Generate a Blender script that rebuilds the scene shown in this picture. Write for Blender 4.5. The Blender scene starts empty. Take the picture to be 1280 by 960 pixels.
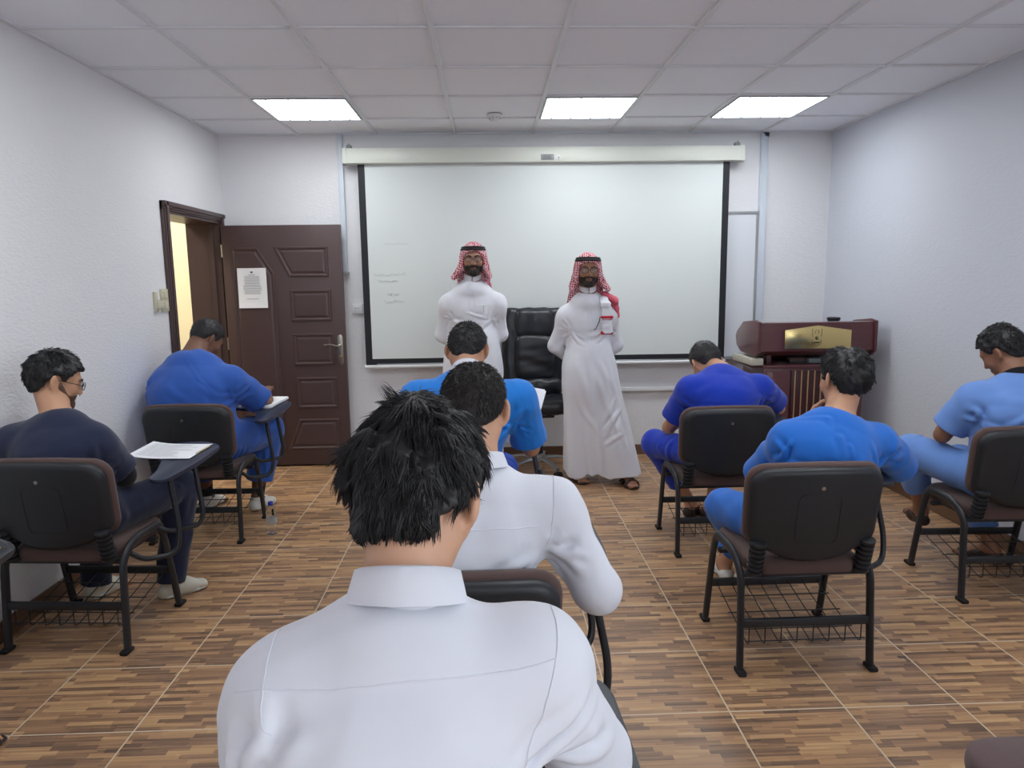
import bpy, bmesh, math, random
import numpy as np
from mathutils import Vector, Matrix

C = bpy.context.scene.collection
PI = math.pi

# ---------------------------------------------------------------- materials
def _set(n, key, val):
    if key in n.inputs:
        n.inputs[key].default_value = val

def srgb(r, g, b):
    f = lambda c: (c / 255 / 12.92) if c / 255 <= 0.04045 else ((c / 255 + 0.055) / 1.055) ** 2.4
    return (f(r), f(g), f(b), 1.0)

def mat(name, col, rough=0.6, metal=0.0, spec=0.5, var=0.0, var_scale=6.0, bump=0.0, bump_scale=60.0,
        stretch=(1, 1, 1), trans=0.0, ior=1.45, sheen=0.0, coat=0.0, emit=None, estr=0.0, detail=3.0, bdist=0.004):
    m = bpy.data.materials.new(name)
    m.use_nodes = True
    nt = m.node_tree
    b = nt.nodes.get('Principled BSDF')
    b.inputs['Base Color'].default_value = col
    b.inputs['Roughness'].default_value = rough
    b.inputs['Metallic'].default_value = metal
    _set(b, 'Specular IOR Level', spec)
    _set(b, 'Transmission Weight', trans)
    _set(b, 'IOR', ior)
    _set(b, 'Sheen Weight', sheen)
    _set(b, 'Coat Weight', coat)
    if emit:
        _set(b, 'Emission Color', emit)
        _set(b, 'Emission Strength', estr)
    if var or bump:
        tc = nt.nodes.new('ShaderNodeTexCoord')
        mp = nt.nodes.new('ShaderNodeMapping')
        mp.inputs['Scale'].default_value = stretch
        nt.links.new(tc.outputs['Object'], mp.inputs['Vector'])
    if var:
        n = nt.nodes.new('ShaderNodeTexNoise')
        n.inputs['Scale'].default_value = var_scale
        n.inputs['Detail'].default_value = detail
        nt.links.new(mp.outputs[0], n.inputs['Vector'])
        r = nt.nodes.new('ShaderNodeMapRange')
        r.inputs['To Min'].default_value = 1 - var
        r.inputs['To Max'].default_value = 1 + var
        nt.links.new(n.outputs['Fac'], r.inputs['Value'])
        mx = nt.nodes.new('ShaderNodeVectorMath')
        mx.operation = 'SCALE'
        mx.inputs[0].default_value = col[:3]
        nt.links.new(r.outputs[0], mx.inputs['Scale'])
        nt.links.new(mx.outputs[0], b.inputs['Base Color'])
    if bump:
        n = nt.nodes.new('ShaderNodeTexNoise')
        n.inputs['Scale'].default_value = bump_scale
        n.inputs['Detail'].default_value = detail
        nt.links.new(mp.outputs[0], n.inputs['Vector'])
        bp = nt.nodes.new('ShaderNodeBump')
        bp.inputs['Strength'].default_value = bump
        bp.inputs['Distance'].default_value = bdist
        nt.links.new(n.outputs['Fac'], bp.inputs['Height'])
        nt.links.new(bp.outputs[0], b.inputs['Normal'])
    return m

# ---------------------------------------------------------------- objects
def link_mesh(name, me, material, parent=None, smooth=False):
    o = bpy.data.objects.new(name, me)
    C.objects.link(o)
    if material is not None:
        if isinstance(material, (list, tuple)):
            for k in material:
                me.materials.append(k)
        else:
            me.materials.append(material)
    if parent is not None:
        o.parent = parent
    if smooth:
        for p in me.polygons:
            p.use_smooth = True
    return o

def obj(name, bm, material, parent=None, smooth=None, angle=35):
    """link a bmesh as ONE mesh object; smooth by angle"""
    bmesh.ops.recalc_face_normals(bm, faces=bm.faces)
    me = bpy.data.meshes.new(name)
    if smooth is not False:
        lim = math.radians(angle)
        for f in bm.faces:
            f.smooth = True
        for e in bm.edges:
            if len(e.link_faces) == 2 and e.calc_face_angle(0) > lim:
                e.smooth = False
    bm.to_mesh(me)
    bm.free()
    return link_mesh(name, me, material, parent)

def thing(name, label, cat, loc=(0, 0, 0), rz=0.0, group=None):
    o = bpy.data.objects.new(name, None)
    o.empty_display_size = 0.1
    C.objects.link(o)
    o.location = loc
    o.rotation_euler = (0, 0, rz)
    o['label'] = label
    o['category'] = cat
    if group:
        o['group'] = group
    return o

def tag(o, label, cat, group=None):
    o['label'] = label
    o['category'] = cat
    if group:
        o['group'] = group
    return o

def struct(o):
    o['kind'] = 'structure'
    return o

def copy_tree(o, parent=None):
    c = o.copy()
    C.objects.link(c)
    if parent is not None:
        c.parent = parent
    for ch in list(o.children):
        copy_tree(ch, c)
    return c

# ---------------------------------------------------------------- bmesh shapes
def box(bm, c, s, bevel=0.0, seg=2, M=None):
    r = bmesh.ops.create_cube(bm, size=1.0)
    vs = r['verts']
    bmesh.ops.scale(bm, vec=s, verts=vs)
    if bevel > 0:
        es = list({e for v in vs for e in v.link_edges})
        rb = bmesh.ops.bevel(bm, geom=es, offset=bevel, segments=seg, profile=0.5, affect='EDGES', clamp_overlap=True)
        vs = list({v for f in rb['faces'] for v in f.verts} | {v for v in vs if v.is_valid})
    if M is not None:
        bmesh.ops.transform(bm, matrix=M, verts=vs)
    bmesh.ops.translate(bm, vec=c, verts=vs)
    return vs

def B(c, s, bevel=0.0, seg=2, M=None):
    bm = bmesh.new()
    box(bm, c, s, bevel, seg, M)
    return bm

def lathe(bm, prof, n=32, M=None, cap=True):
    rings = []
    for r, z in prof:
        rings.append([bm.verts.new((r * math.cos(2 * PI * i / n), r * math.sin(2 * PI * i / n), z)) for i in range(n)])
    for a, b in zip(rings, rings[1:]):
        for i in range(n):
            bm.faces.new((a[i], a[(i + 1) % n], b[(i + 1) % n], b[i]))
    if cap:
        bm.faces.new(list(reversed(rings[0])))
        bm.faces.new(rings[-1])
    vs = [v for r in rings for v in r]
    if M is not None:
        bmesh.ops.transform(bm, matrix=M, verts=vs)
    return vs

def fillet(pts, r, n=5):
    """round the corners of a polyline"""
    pts = [Vector(p) for p in pts]
    out = [pts[0]]
    for a, b, c in zip(pts, pts[1:], pts[2:]):
        d1 = (a - b); d2 = (c - b)
        k = min(r, d1.length * 0.49, d2.length * 0.49)
        p1 = b + d1.normalized() * k
        p2 = b + d2.normalized() * k
        for i in range(n + 1):
            t = i / n
            out.append(p1 * (1 - t) ** 2 + b * 2 * t * (1 - t) + p2 * t * t)
    out.append(pts[-1])
    return out

def tube(bm, pts, rx, ry=None, n=10, up=(0, 0, 1), cap=True, taper=None):
    """sweep an ellipse along a polyline"""
    ry = ry or rx
    pts = [Vector(p) for p in pts]
    q = [pts[0]]
    for p in pts[1:]:
        if (p - q[-1]).length > 1e-6:
            q.append(p)
    pts = q
    rings = []
    N = len(pts)
    ref = Vector(up)
    for i, p in enumerate(pts):
        t = (pts[min(i + 1, N - 1)] - pts[max(i - 1, 0)]).normalized()
        a = ref - t * ref.dot(t)
        if a.length < 1e-3:
            a = t.orthogonal()
        a.normalize()
        ref = a
        b = t.cross(a)
        k = taper(i / (N - 1)) if taper else 1.0
        rings.append([bm.verts.new(p + a * (ry * k * math.sin(2 * PI * j / n)) + b * (rx * k * math.cos(2 * PI * j / n))) for j in range(n)])
    for a, b in zip(rings, rings[1:]):
        for j in range(n):
            bm.faces.new((a[j], a[(j + 1) % n], b[(j + 1) % n], b[j]))
    if cap:
        bm.faces.new(list(reversed(rings[0])))
        bm.faces.new(rings[-1])
    return [v for r in rings for v in r]

def T(pts, rx, ry=None, n=10, up=(0, 0, 1), r=0.0, taper=None):
    bm = bmesh.new()
    tube(bm, fillet(pts, r) if r else pts, rx, ry, n, up, taper=taper)
    return bm

def prism(bm, poly, d, axis='z', off=0.0, bevel=0.0, seg=2):
    """extrude a 2-D outline by d along an axis ('z': xy outline, 'y': xz outline, 'x': yz outline)"""
    def p3(p, h):
        return {'z': (p[0], p[1], h), 'y': (p[0], h, p[1]), 'x': (h, p[0], p[1])}[axis]
    a = [bm.verts.new(p3(p, off)) for p in poly]
    b = [bm.verts.new(p3(p, off + d)) for p in poly]
    n = len(poly)
    fs = [bm.faces.new(a), bm.faces.new(list(reversed(b)))]
    for i in range(n):
        fs.append(bm.faces.new((a[i], b[i], b[(i + 1) % n], a[(i + 1) % n])))
    if bevel:
        es = list({e for f in fs[:2] for e in f.edges})
        bmesh.ops.bevel(bm, geom=es, offset=bevel, segments=seg, profile=0.5, affect='EDGES', clamp_overlap=True)
    return bm

def round_rect(w, h, r, n=5, cx=0, cy=0):
    out = []
    for (sx, sy, a0) in ((1, 1, 0), (-1, 1, 90), (-1, -1, 180), (1, -1, 270)):
        for i in range(n + 1):
            a = math.radians(a0 + 90 * i / n)
            out.append((cx + sx * (w / 2 - r) + r * math.cos(a), cy + sy * (h / 2 - r) + r * math.sin(a)))
    return out

def ring_prism(bm, outer, inner, d, axis='y', off=0.0):
    """a flat frame: outline with a hole, both with the same number of points"""
    def p3(p, h):
        return {'z': (p[0], p[1], h), 'y': (p[0], h, p[1]), 'x': (h, p[0], p[1])}[axis]
    n = len(outer)
    L = [[bm.verts.new(p3(p, h)) for p in pl] for pl in (outer, inner) for h in (off, off + d)]
    o0, o1, i0, i1 = L
    for i in range(n):
        j = (i + 1) % n
        bm.faces.new((o0[i], o0[j], i0[j], i0[i]))
        bm.faces.new((o1[i], i1[i], i1[j], o1[j]))
        bm.faces.new((o0[i], o1[i], o1[j], o0[j]))
        bm.faces.new((i0[i], i0[j], i1[j], i1[i]))
    return bm

def rect(x0, z0, x1, z1):
    return [(x0, z0), (x1, z0), (x1, z1), (x0, z1)]

# ---------------------------------------------------------------- implicit surfaces
def V3(*a):
    return np.array(a if len(a) == 3 else a[0], dtype=np.float64)

def nrm(v):
    v = np.asarray(v, float)
    return v / (np.linalg.norm(v) + 1e-12)

def prim(a, b, ra, rb=None, side=None, k=0.02, op='+', cuts=(), rl=None, axis=None):
    a = V3(a); b = V3(b)
    ra = (ra, ra) if np.isscalar(ra) else ra
    rb = ra if rb is None else ((rb, rb) if np.isscalar(rb) else rb)
    L = np.linalg.norm(b - a)
    u = (b - a) / L if L > 1e-6 else nrm(axis if axis is not None else (0, 0, 1))
    s = V3(side) if side is not None else (V3(1, 0, 0) if abs(u[0]) < 0.9 else V3(0, 1, 0))
    s = nrm(s - u * s.dot(u))
    return dict(a=a, b=b, u=u, s=s, d=np.cross(u, s), L=L, ra=ra, rb=rb, k=k, op=op, cuts=list(cuts), rl=rl,
                round=(abs(ra[0] - ra[1]) < 1e-6 and abs(rb[0] - rb[1]) < 1e-6 and rl is None))

def ell(c, r3, side=(1, 0, 0), axis=(0, 0, 1), k=0.02, op='+', cuts=()):
    """ellipsoid: r3 = radii along side, along axis x side, along axis"""
    return prim(c, c, (r3[0], r3[1]), side=side, axis=axis, k=k, op=op, cuts=cuts, rl=r3[2])

def pd(p, X):
    q = X - p['a']
    if p['L'] > 1e-6:
        t = np.clip(q @ p['u'] / p['L'], 0, 1)
        q = q - (t * p['L'])[:, None] * p['u']
    else:
        t = np.zeros(len(X))
    if p['round']:
        d = np.sqrt((q * q).sum(1)) - (p['ra'][0] + (p['rb'][0] - p['ra'][0]) * t)
    else:
        s = q @ p['s']; e = q @ p['d']; l = q @ p['u']
        rs = p['ra'][0] + (p['rb'][0] - p['ra'][0]) * t
        rd = p['ra'][1] + (p['rb'][1] - p['ra'][1]) * t
        rl = p['rl'] if p['rl'] is not None else np.minimum(rs, rd)
        k0 = np.sqrt((s / rs) ** 2 + (e / rd) ** 2 + (l / rl) ** 2)
        k1 = np.sqrt((s / rs ** 2) ** 2 + (e / rd ** 2) ** 2 + (l / rl ** 2) ** 2)
        d = np.where(k1 > 1e-5, k0 * (k0 - 1) / np.maximum(k1, 1e-5), -np.minimum(np.minimum(rs, rd), rl))
    for (pt, n) in p['cuts']:
        d = np.maximum(d, (X - V3(pt)) @ nrm(n))
    return d

def comb(d, e, op, k):
    if op == '+':
        h = np.maximum(k - np.abs(d - e), 0) / k
        return np.minimum(d, e) - h * h * k * 0.25
    if op == '-':
        e = -e
    h = np.maximum(k - np.abs(d - e), 0) / k
    return np.maximum(d, e) + h * h * k * 0.25

def sdf(prims, X, disp=None):
    d = np.full(len(X), 1e3)
    for p in prims:
        if callable(p):
            d = p(d, X)
        else:
            d = comb(d, pd(p, X), p['op'], p['k'])
    if disp is not None:
        d = d + disp(X)
    return d

def nets(D, org, h):
    S = D < 0
    nx, ny, nz = D.shape
    c = np.zeros((nx - 1, ny - 1, nz - 1), np.uint8)
    offs = [(i, j, k) for i in (0, 1) for j in (0, 1) for k in (0, 1)]
    for (i, j, k) in offs:
        c += S[i:nx - 1 + i, j:ny - 1 + j, k:nz - 1 + k]
    cells = np.argwhere((c > 0) & (c < 8))
    if len(cells) == 0:
        return np.zeros((0, 3)), np.zeros((0, 4), int)
    vals = np.stack([D[cells[:, 0] + i, cells[:, 1] + j, cells[:, 2] + k] for (i, j, k) in offs], 1)
    acc = np.zeros((len(cells), 3)); cnt = np.zeros(len(cells))
    for a in range(8):
        for b in range(a + 1, 8):
            oa, ob = np.array(offs[a]), np.array(offs[b])
            if np.abs(oa - ob).sum() != 1:
                continue
            va, vb = vals[:, a], vals[:, b]
            m = (va < 0) != (vb < 0)
            t = np.where(m, va / np.where(m, va - vb, 1), 0)
            acc += np.where(m[:, None], oa + t[:, None] * (ob - oa), 0)
            cnt += m
    V = (cells + acc / cnt[:, None]) * h + org
    vid = np.full(c.shape, -1, np.int64)
    vid[cells[:, 0], cells[:, 1], cells[:, 2]] = np.arange(len(cells))
    F = []
    for ax in range(3):
        o1, o2 = [(1, 2), (2, 0), (0, 1)][ax]
        sl0 = [slice(None)] * 3; sl1 = [slice(None)] * 3
        sl0[ax] = slice(0, -1); sl1[ax] = slice(1, None)
        A, Bb = S[tuple(sl0)], S[tuple(sl1)]
        e = np.argwhere(A != Bb)
        e = e[(e[:, o1] > 0) & (e[:, o2] > 0) & (e[:, o1] < D.shape[o1] - 1) & (e[:, o2] < D.shape[o2] - 1)]
        ins = A[e[:, 0], e[:, 1], e[:, 2]]
        def at(d1, d2):
            q = e.copy(); q[:, o1] += d1; q[:, o2] += d2
            return vid[q[:, 0], q[:, 1], q[:, 2]]
        quad = np.stack([at(-1, -1), at(0, -1), at(0, 0), at(-1, 0)], 1)
        quad[~ins] = quad[~ins][:, ::-1]
        F.append(quad)
    F = np.concatenate(F)
    return V, F[(F >= 0).all(1)]

def relax(V, F, it=1, w=0.5):
    E = np.concatenate([F[:, [0, 1]], F[:, [1, 2]], F[:, [2, 3]], F[:, [3, 0]]])
    n = len(V)
    deg = np.bincount(E[:, 0], minlength=n) + np.bincount(E[:, 1], minlength=n)
    for _ in range(it):
        S = np.stack([np.bincount(E[:, 0], V[E[:, 1], a], n) + np.bincount(E[:, 1], V[E[:, 0], a], n) for a in range(3)], 1)
        V = V + w * (S / np.maximum(deg, 1)[:, None] - V)
    return V

def sdf_geo(prims, h=0.006, disp=None, amp=0.01, it=1, bs=6, pad=0.03):
    """narrow-band evaluation of an implicit shape, then surface nets"""
    P = [p for p in prims if not callable(p)]
    adds = [p for p in P if p['op'] == '+']
    lo = np.min([np.minimum(p['a'], p['b']) - max(p['ra'] + p['rb'] + ((p['rl'],) if p['rl'] else ())) for p in adds], 0) - pad
    hi = np.max([np.maximum(p['a'], p['b']) + max(p['ra'] + p['rb'] + ((p['rl'],) if p['rl'] else ())) for p in adds], 0) + pad
    nb = np.ceil((hi - lo) / (h * bs)).astype(int) + 1
    bi = np.stack(np.meshgrid(*[np.arange(n) for n in nb], indexing='ij'), -1).reshape(-1, 3)
    ctr = lo + (bi * bs + (bs - 1) / 2) * h
    rad = (bs / 2) * h * 1.75
    PD = [pd(p, ctr) for p in P]
    d = np.full(len(ctr), 1e3); it_ = iter(PD)
    for p in prims:
        d = p(d, ctr) if callable(p) else comb(d, next(it_), p['op'], p['k'])
    dmin = np.min([e for p, e in zip(P, PD) if p['op'] == '+'], 0)
    act = np.abs(d) < rad * 1.7 + amp
    A = np.where(act)[0]
    loc = np.stack(np.meshgrid(*[np.arange(bs)] * 3, indexing='ij'), -1).reshape(-1, 3)
    full = np.where(d < 0, -0.05, 0.05).astype(np.float32)
    D = np.repeat(np.repeat(np.repeat(full.reshape(nb), bs, 0), bs, 1), bs, 2)
    for s in range(0, len(A), 1500):
        a = A[s:s + 1500]
        gi = (bi[a] * bs)[:, None, :] + loc[None]
        X = (lo + gi * h).reshape(-1, 3)
        v = np.full(len(X), 1e3); j = 0
        for p in prims:
            if callable(p):
                v = p(v, X)
                continue
            e = PD[j][a]; j += 1
            if p['op'] == '+':
                m = e < dmin[a] + 2 * rad * 1.4 + p['k'] + 0.01
            else:
                m = e < rad * 1.7 + p['k'] + 0.01
                if p['op'] == 'i':
                    m[:] = True
            if not m.any():
                continue
            mm = np.repeat(m, bs ** 3)
            v[mm] = comb(v[mm], pd(p, X[mm]), p['op'], p['k'])
        if disp is not None:
            v = v + disp(X)
        D[gi[..., 0].ravel(), gi[..., 1].ravel(), gi[..., 2].ravel()] = v
    V, F = nets(D, lo, h)
    if it:
        V = relax(V, F, it)
    return V, F

def geo_obj(name, V, F, material, parent=None, origin=(0, 0, 0)):
    me = bpy.data.meshes.new(name)
    me.from_pydata((np.asarray(V) - np.asarray(origin)).tolist(), [], [list(map(int, f)) for f in F])
    me.polygons.foreach_set('use_smooth', [True] * len(me.polygons))
    me.update()
    return link_mesh(name, me, material, parent)

def implicit(name, prims, material, parent=None, origin=(0, 0, 0), h=0.006, disp=None, amp=0.01, it=1):
    V, F = sdf_geo(prims, h, disp, amp, it)
    return geo_obj(name, V, F, material, parent, origin)

def grad(prims, X, disp=None, e=0.003):
    return np.stack([sdf(prims, X + e * V, disp) - sdf(prims, X - e * V, disp) for V in np.eye(3)], 1) / (2 * e)

def snap(prims, X, disp=None, off=0.0, n=6):
    """march points onto the surface"""
    X = np.array(X, float)
    for _ in range(n):
        d = sdf(prims, X, disp) - off
        g = grad(prims, X, disp)
        X = X - (d / np.maximum((g * g).sum(1), 0.2))[:, None] * g
    return X

def wave(seed, scale, amp, stretch=(1, 1, 1)):
    """smooth cloth-like undulation as a displacement"""
    rs = np.random.RandomState(seed)
    K = [(rs.normal(size=3) * np.array(stretch) * scale * s, rs.uniform(0, 6.28), w) for s, w in ((0.6, 1.0), (1.0, 0.8), (1.7, 0.5), (2.6, 0.3))]
    W = [(rs.normal(size=3) * scale * 0.5, rs.uniform(0, 6.28)) for _ in K]
    def f(X):
        o = 0
        for (k, p, w), (k2, p2) in zip(K, W):
            o = o + w * np.sin(X @ k + p + 1.6 * np.sin(X @ k2 + p2))
        return o * (amp / 1.6)
    return f

def folds(lines):
    """raised cloth folds: (polyline on the surface, height, width), fading at both ends"""
    prep = []
    for (pts, hgt, w) in lines:
        pts = np.asarray(pts, float)
        c = pts.mean(0)
        prep.append((pts, hgt, w, c, np.sqrt(((pts - c) ** 2).sum(1)).max() + 3 * w))
    def f(X):
        o = np.zeros(len(X))
        for (pts, hgt, w, c, R) in prep:
            q0 = X - c
            m = np.where((q0 * q0).sum(1) < R * R)[0]
            if not len(m):
                continue
            best = np.full(len(m), 1e9); tt = np.zeros(len(m)); n = len(pts) - 1
            for i in range(n):
                ab = pts[i + 1] - pts[i]
                q = X[m] - pts[i]
                t = np.clip(q @ ab / (ab @ ab + 1e-9), 0, 1)
                r2 = ((q - t[:, None] * ab) ** 2).sum(1)
                u = r2 < best
                best[u] = r2[u]; tt[u] = (i + t[u]) / n
            g = np.exp(-best / (w * w)) - 0.55 * np.exp(-(np.sqrt(best) - 2.0 * w) ** 2 / (w * w))
            o[m] -= hgt * g * np.sin(np.pi * np.clip(tt, 0.03, 0.97)) ** 0.7
        return o
    return f

def lay(prims, A, B_, n=6):
    """polylines from A to B laid onto the surface"""
    A = np.asarray(A, float); B_ = np.asarray(B_, float)
    L = np.stack([A + (B_ - A) * t for t in np.linspace(0, 1, n)], 1)
    return snap(prims, L.reshape(-1, 3), n=7).reshape(len(A), n, 3)

def add_disp(*fs):
    return lambda X: sum(f(X) for f in fs)
# ================================================================ the room
LX, RX, BY, FY, CH = -2.163, 2.905, 6.04, -2.7, 2.73

def floor_material():
    m = bpy.data.materials.new('wood_look_tiles')
    m.use_nodes = True
    nt = m.node_tree; N = nt.nodes; L = nt.links
    b = N.get('Principled BSDF')
    tc = N.new('ShaderNodeTexCoord')
    sep = N.new('ShaderNodeSeparateXYZ'); L.new(tc.outputs['Object'], sep.inputs[0])
    def math_(op, a, b_=None, c=None):
        n = N.new('ShaderNodeMath'); n.operation = op
        for i, v in enumerate((a, b_, c)):
            if v is None: continue
            if hasattr(v, 'links'): L.new(v, n.inputs[i])
            else: n.inputs[i].default_value = v
        return n.outputs[0]
    def white(x, y, z=0.0):
        cb = N.new('ShaderNodeCombineXYZ')
        for i, v in enumerate((x, y, z)):
            if hasattr(v, 'links'): L.new(v, cb.inputs[i])
            else: cb.inputs[i].default_value = v
        w = N.new('ShaderNodeTexWhiteNoise'); w.noise_dimensions = '3D'
        L.new(cb.outputs[0], w.inputs['Vector'])
        return w.outputs['Value']
    S = 0.4215
    X, Y = sep.outputs[0], sep.outputs[1]
    tx = math_('DIVIDE', X, S); ty = math_('DIVIDE', math_('SUBTRACT', Y, 0.201), S)
    cx = math_('FLOOR', tx); cy = math_('FLOOR', ty)
    fx = math_('SUBTRACT', tx, cx); fy = math_('SUBTRACT', ty, cy)
    ex = math_('MINIMUM', fx, math_('SUBTRACT', 1.0, fx)); ey = math_('MINIMUM', fy, math_('SUBTRACT', 1.0, fy))
    grout = math_('LESS_THAN', math_('MINIMUM', ex, ey), 0.0066)
    # strips of the printed wood pattern
    row = math_('FLOOR', math_('MULTIPLY', fy, 19.0))
    ro = white(row, cy, cx)
    sx = math_('ADD', math_('MULTIPLY', fx, 2.7), math_('MULTIPLY', ro, 7.0))
    col = math_('FLOOR', sx)
    r1 = white(col, math_('ADD', row, math_('MULTIPLY', cy, 31.0)), cx)
    row2 = math_('FLOOR', math_('MULTIPLY', fy, 45.0))
    r2 = white(math_('FLOOR', math_('ADD', math_('MULTIPLY', fx, 1.7), math_('MULTIPLY', white(row2, cy, cx), 5.0))), row2, math_('ADD', cx, math_('MULTIPLY', cy, 17.0)))
    mp = N.new('ShaderNodeMapping'); mp.inputs['Scale'].default_value = (5, 190, 1)
    L.new(tc.outputs['Object'], mp.inputs['Vector'])
    nz = N.new('ShaderNodeTexNoise'); nz.inputs['Scale'].default_value = 1.0; nz.inputs['Detail'].default_value = 4
    L.new(mp.outputs[0], nz.inputs['Vector'])
    f = math_('ADD', math_('ADD', math_('MULTIPLY', r1, 0.46), math_('MULTIPLY', r2, 0.20)), math_('MULTIPLY', nz.outputs['Fac'], 0.50))
    rp = N.new('ShaderNodeValToRGB')
    cr = rp.color_ramp
    stops = [(0.16, srgb(96, 78, 68)), (0.36, srgb(124, 98, 80)), (0.52, srgb(156, 121, 93)), (0.66, srgb(176, 136, 101)), (0.82, srgb(194, 155, 112)), (1.0, srgb(210, 174, 130))]
    cr.elements[0].position, cr.elements[0].color = stops[0]
    cr.elements[1].position, cr.elements[1].color = stops[-1]
    for p, c in stops[1:-1]:
        e = cr.elements.new(p); e.color = c
    L.new(f, rp.inputs[0])
    mx = N.new('ShaderNodeMix'); mx.data_type = 'RGBA'
    L.new(grout, mx.inputs[0]); L.new(rp.outputs[0], mx.inputs[6]); mx.inputs[7].default_value = srgb(208, 192, 165)
    L.new(mx.outputs[2], b.inputs['Base Color'])
    rr = math_('ADD', math_('MULTIPLY', grout, 0.4), math_('ADD', 0.30, math_('MULTIPLY', nz.outputs['Fac'], 0.12)))
    L.new(rr, b.inputs['Roughness'])
    bp = N.new('ShaderNodeBump'); bp.inputs['Strength'].default_value = 0.25; bp.inputs['Distance'].default_value = 0.002
    L.new(math_('SUBTRACT', math_('MULTIPLY', nz.outputs['Fac'], 0.3), grout), bp.inputs['Height'])
    L.new(bp.outputs[0], b.inputs['Normal'])
    return m

M_floor = floor_material()
M_wall = mat('wall_paint', srgb(229, 229, 232), 0.62, bump=0.55, bump_scale=1.0, stretch=(38, 38, 85), detail=5, bdist=0.006)
M_wall_r = mat('wall_right_grey', srgb(206, 210, 220), 0.55, bump=0.4, bump_scale=1.0, stretch=(38, 38, 85), detail=5, bdist=0.005)  # right wall's tone, slightly darker and bluer than the other walls
M_ceil = mat('ceiling_tile', srgb(244, 247, 254), 0.9, var=0.015, var_scale=3, bump=0.25, bump_scale=150, bdist=0.002)
M_tbar = mat('ceiling_grid_metal', srgb(226, 229, 234), 0.5)
M_skirt = mat('skirting_tile', srgb(104, 78, 60), 0.35, var=0.35, var_scale=1.0, stretch=(9, 9, 70))
M_door = mat('door_paint', srgb(80, 63, 63), 0.38, var=0.06, var_scale=9, bump=0.12, bump_scale=25)
M_cream = mat('corridor_paint', srgb(244, 236, 208), 0.7)
M_steel = mat('brushed_metal', srgb(170, 165, 155), 0.28, metal=1.0)
M_brass = mat('worn_brass', srgb(190, 160, 110), 0.35, metal=1.0)
M_whiteplastic = mat('white_plastic', srgb(222, 224, 226), 0.35)
M_creamplastic = mat('cream_plastic', srgb(206, 200, 178), 0.4)
M_greyplastic = mat('grey_plastic', srgb(150, 152, 150), 0.45)
M_trunk = mat('trunking_plastic', srgb(206, 214, 224), 0.4)
M_black = mat('black_border', srgb(30, 32, 38), 0.6)
M_cloth = mat('screen_cloth', srgb(217, 223, 222), 0.75)
M_housing = mat('screen_housing_paint', srgb(214, 217, 208), 0.4)
M_wb = mat('whiteboard_enamel', srgb(222, 226, 232), 0.25)
M_alu = mat('aluminium', srgb(178, 180, 182), 0.35, metal=0.8)
M_paper = mat('paper', srgb(240, 241, 245), 0.8)
M_ink = mat('ink', srgb(95, 98, 108), 0.8)
M_mark = mat('faded_marker', srgb(164, 182, 176), 0.8)

bm = bmesh.new()
box(bm, ((LX + RX) / 2 - 0.6, (BY + FY) / 2 + 0.5, -0.05), (RX - LX + 2.6, BY - FY + 1.6, 0.1))
struct(obj('floor', bm, M_floor, smooth=False))

bm = bmesh.new()
box(bm, ((LX + RX) / 2, (BY + FY) / 2, CH + 0.03), (RX - LX + 0.5, BY - FY + 0.4, 0.05))
struct(obj('ceiling', bm, M_ceil, smooth=False))
bm = bmesh.new()
GS = 0.64
k = 0
while LX + GS * k < RX - 0.05:
    x = LX + GS * k
    box(bm, (x + (0.012 if k == 0 else 0), (BY + FY) / 2, CH), (0.026, BY - FY, 0.014), 0.002, 1)
    k += 1
k = 0
while 5.482 - GS * k > FY:
    box(bm, ((LX + RX) / 2, 5.482 - GS * k, CH), (RX - LX, 0.022, 0.010), 0.002, 1)
    k += 1
for (c, s) in ((((LX + RX) / 2, BY - 0.011, CH), (RX - LX, 0.022, 0.012)), ((RX - 0.011, (BY + FY) / 2, CH), (0.022, BY - FY, 0.012))):
    box(bm, c, s)
struct(obj('trim_1', bm, M_tbar))

# walls
bm = bmesh.new()
box(bm, (0.4, BY + 0.1, 1.4), (5.7, 0.2, 2.9))
struct(obj('wall_back', bm, M_wall, smooth=False))
DY0, DY1, DZ = 4.945, 5.925, 2.035
bm = bmesh.new()
TH = 0.25
box(bm, (LX - TH / 2, (FY - 0.2 + DY0) / 2, 1.4), (TH, DY0 - FY + 0.2, 2.9))
box(bm, (LX - TH / 2, (DY1 + 7.0) / 2, 1.4), (TH, 7.0 - DY1, 2.9))
box(bm, (LX - TH / 2, (DY0 + DY1) / 2, (DZ + 2.85) / 2), (TH, DY1 - DY0, 2.85 - DZ))
struct(obj('wall_left', bm, M_wall, smooth=False))
bm = bmesh.new()
# the right wall; its unseen window opening is added to let in side light
WY0, WY1, WZ0, WZ1 = -1.9, 0.1, 1.0, 2.25
box(bm, (RX + 0.1, (WY1 + BY + 0.2) / 2, 1.4), (0.2, BY + 0.2 - WY1, 2.9))
box(bm, (RX + 0.1, (FY - 0.2 + WY0) / 2, 1.4), (0.2, WY0 - FY + 0.2, 2.9))
box(bm, (RX + 0.1, (WY0 + WY1) / 2, WZ0 / 2), (0.2, WY1 - WY0, WZ0))
box(bm, (RX + 0.1, (WY0 + WY1) / 2, (WZ1 + 2.85) / 2), (0.2, WY1 - WY0, 2.85 - WZ1))
struct(obj('wall_right', bm, M_wall_r, smooth=False))
bm = bmesh.new()
box(bm, ((LX + RX) / 2, FY - 0.1, 1.4), (RX - LX + 0.6, 0.2, 2.9))
struct(obj('wall_front', bm, M_wall, smooth=False))
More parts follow.
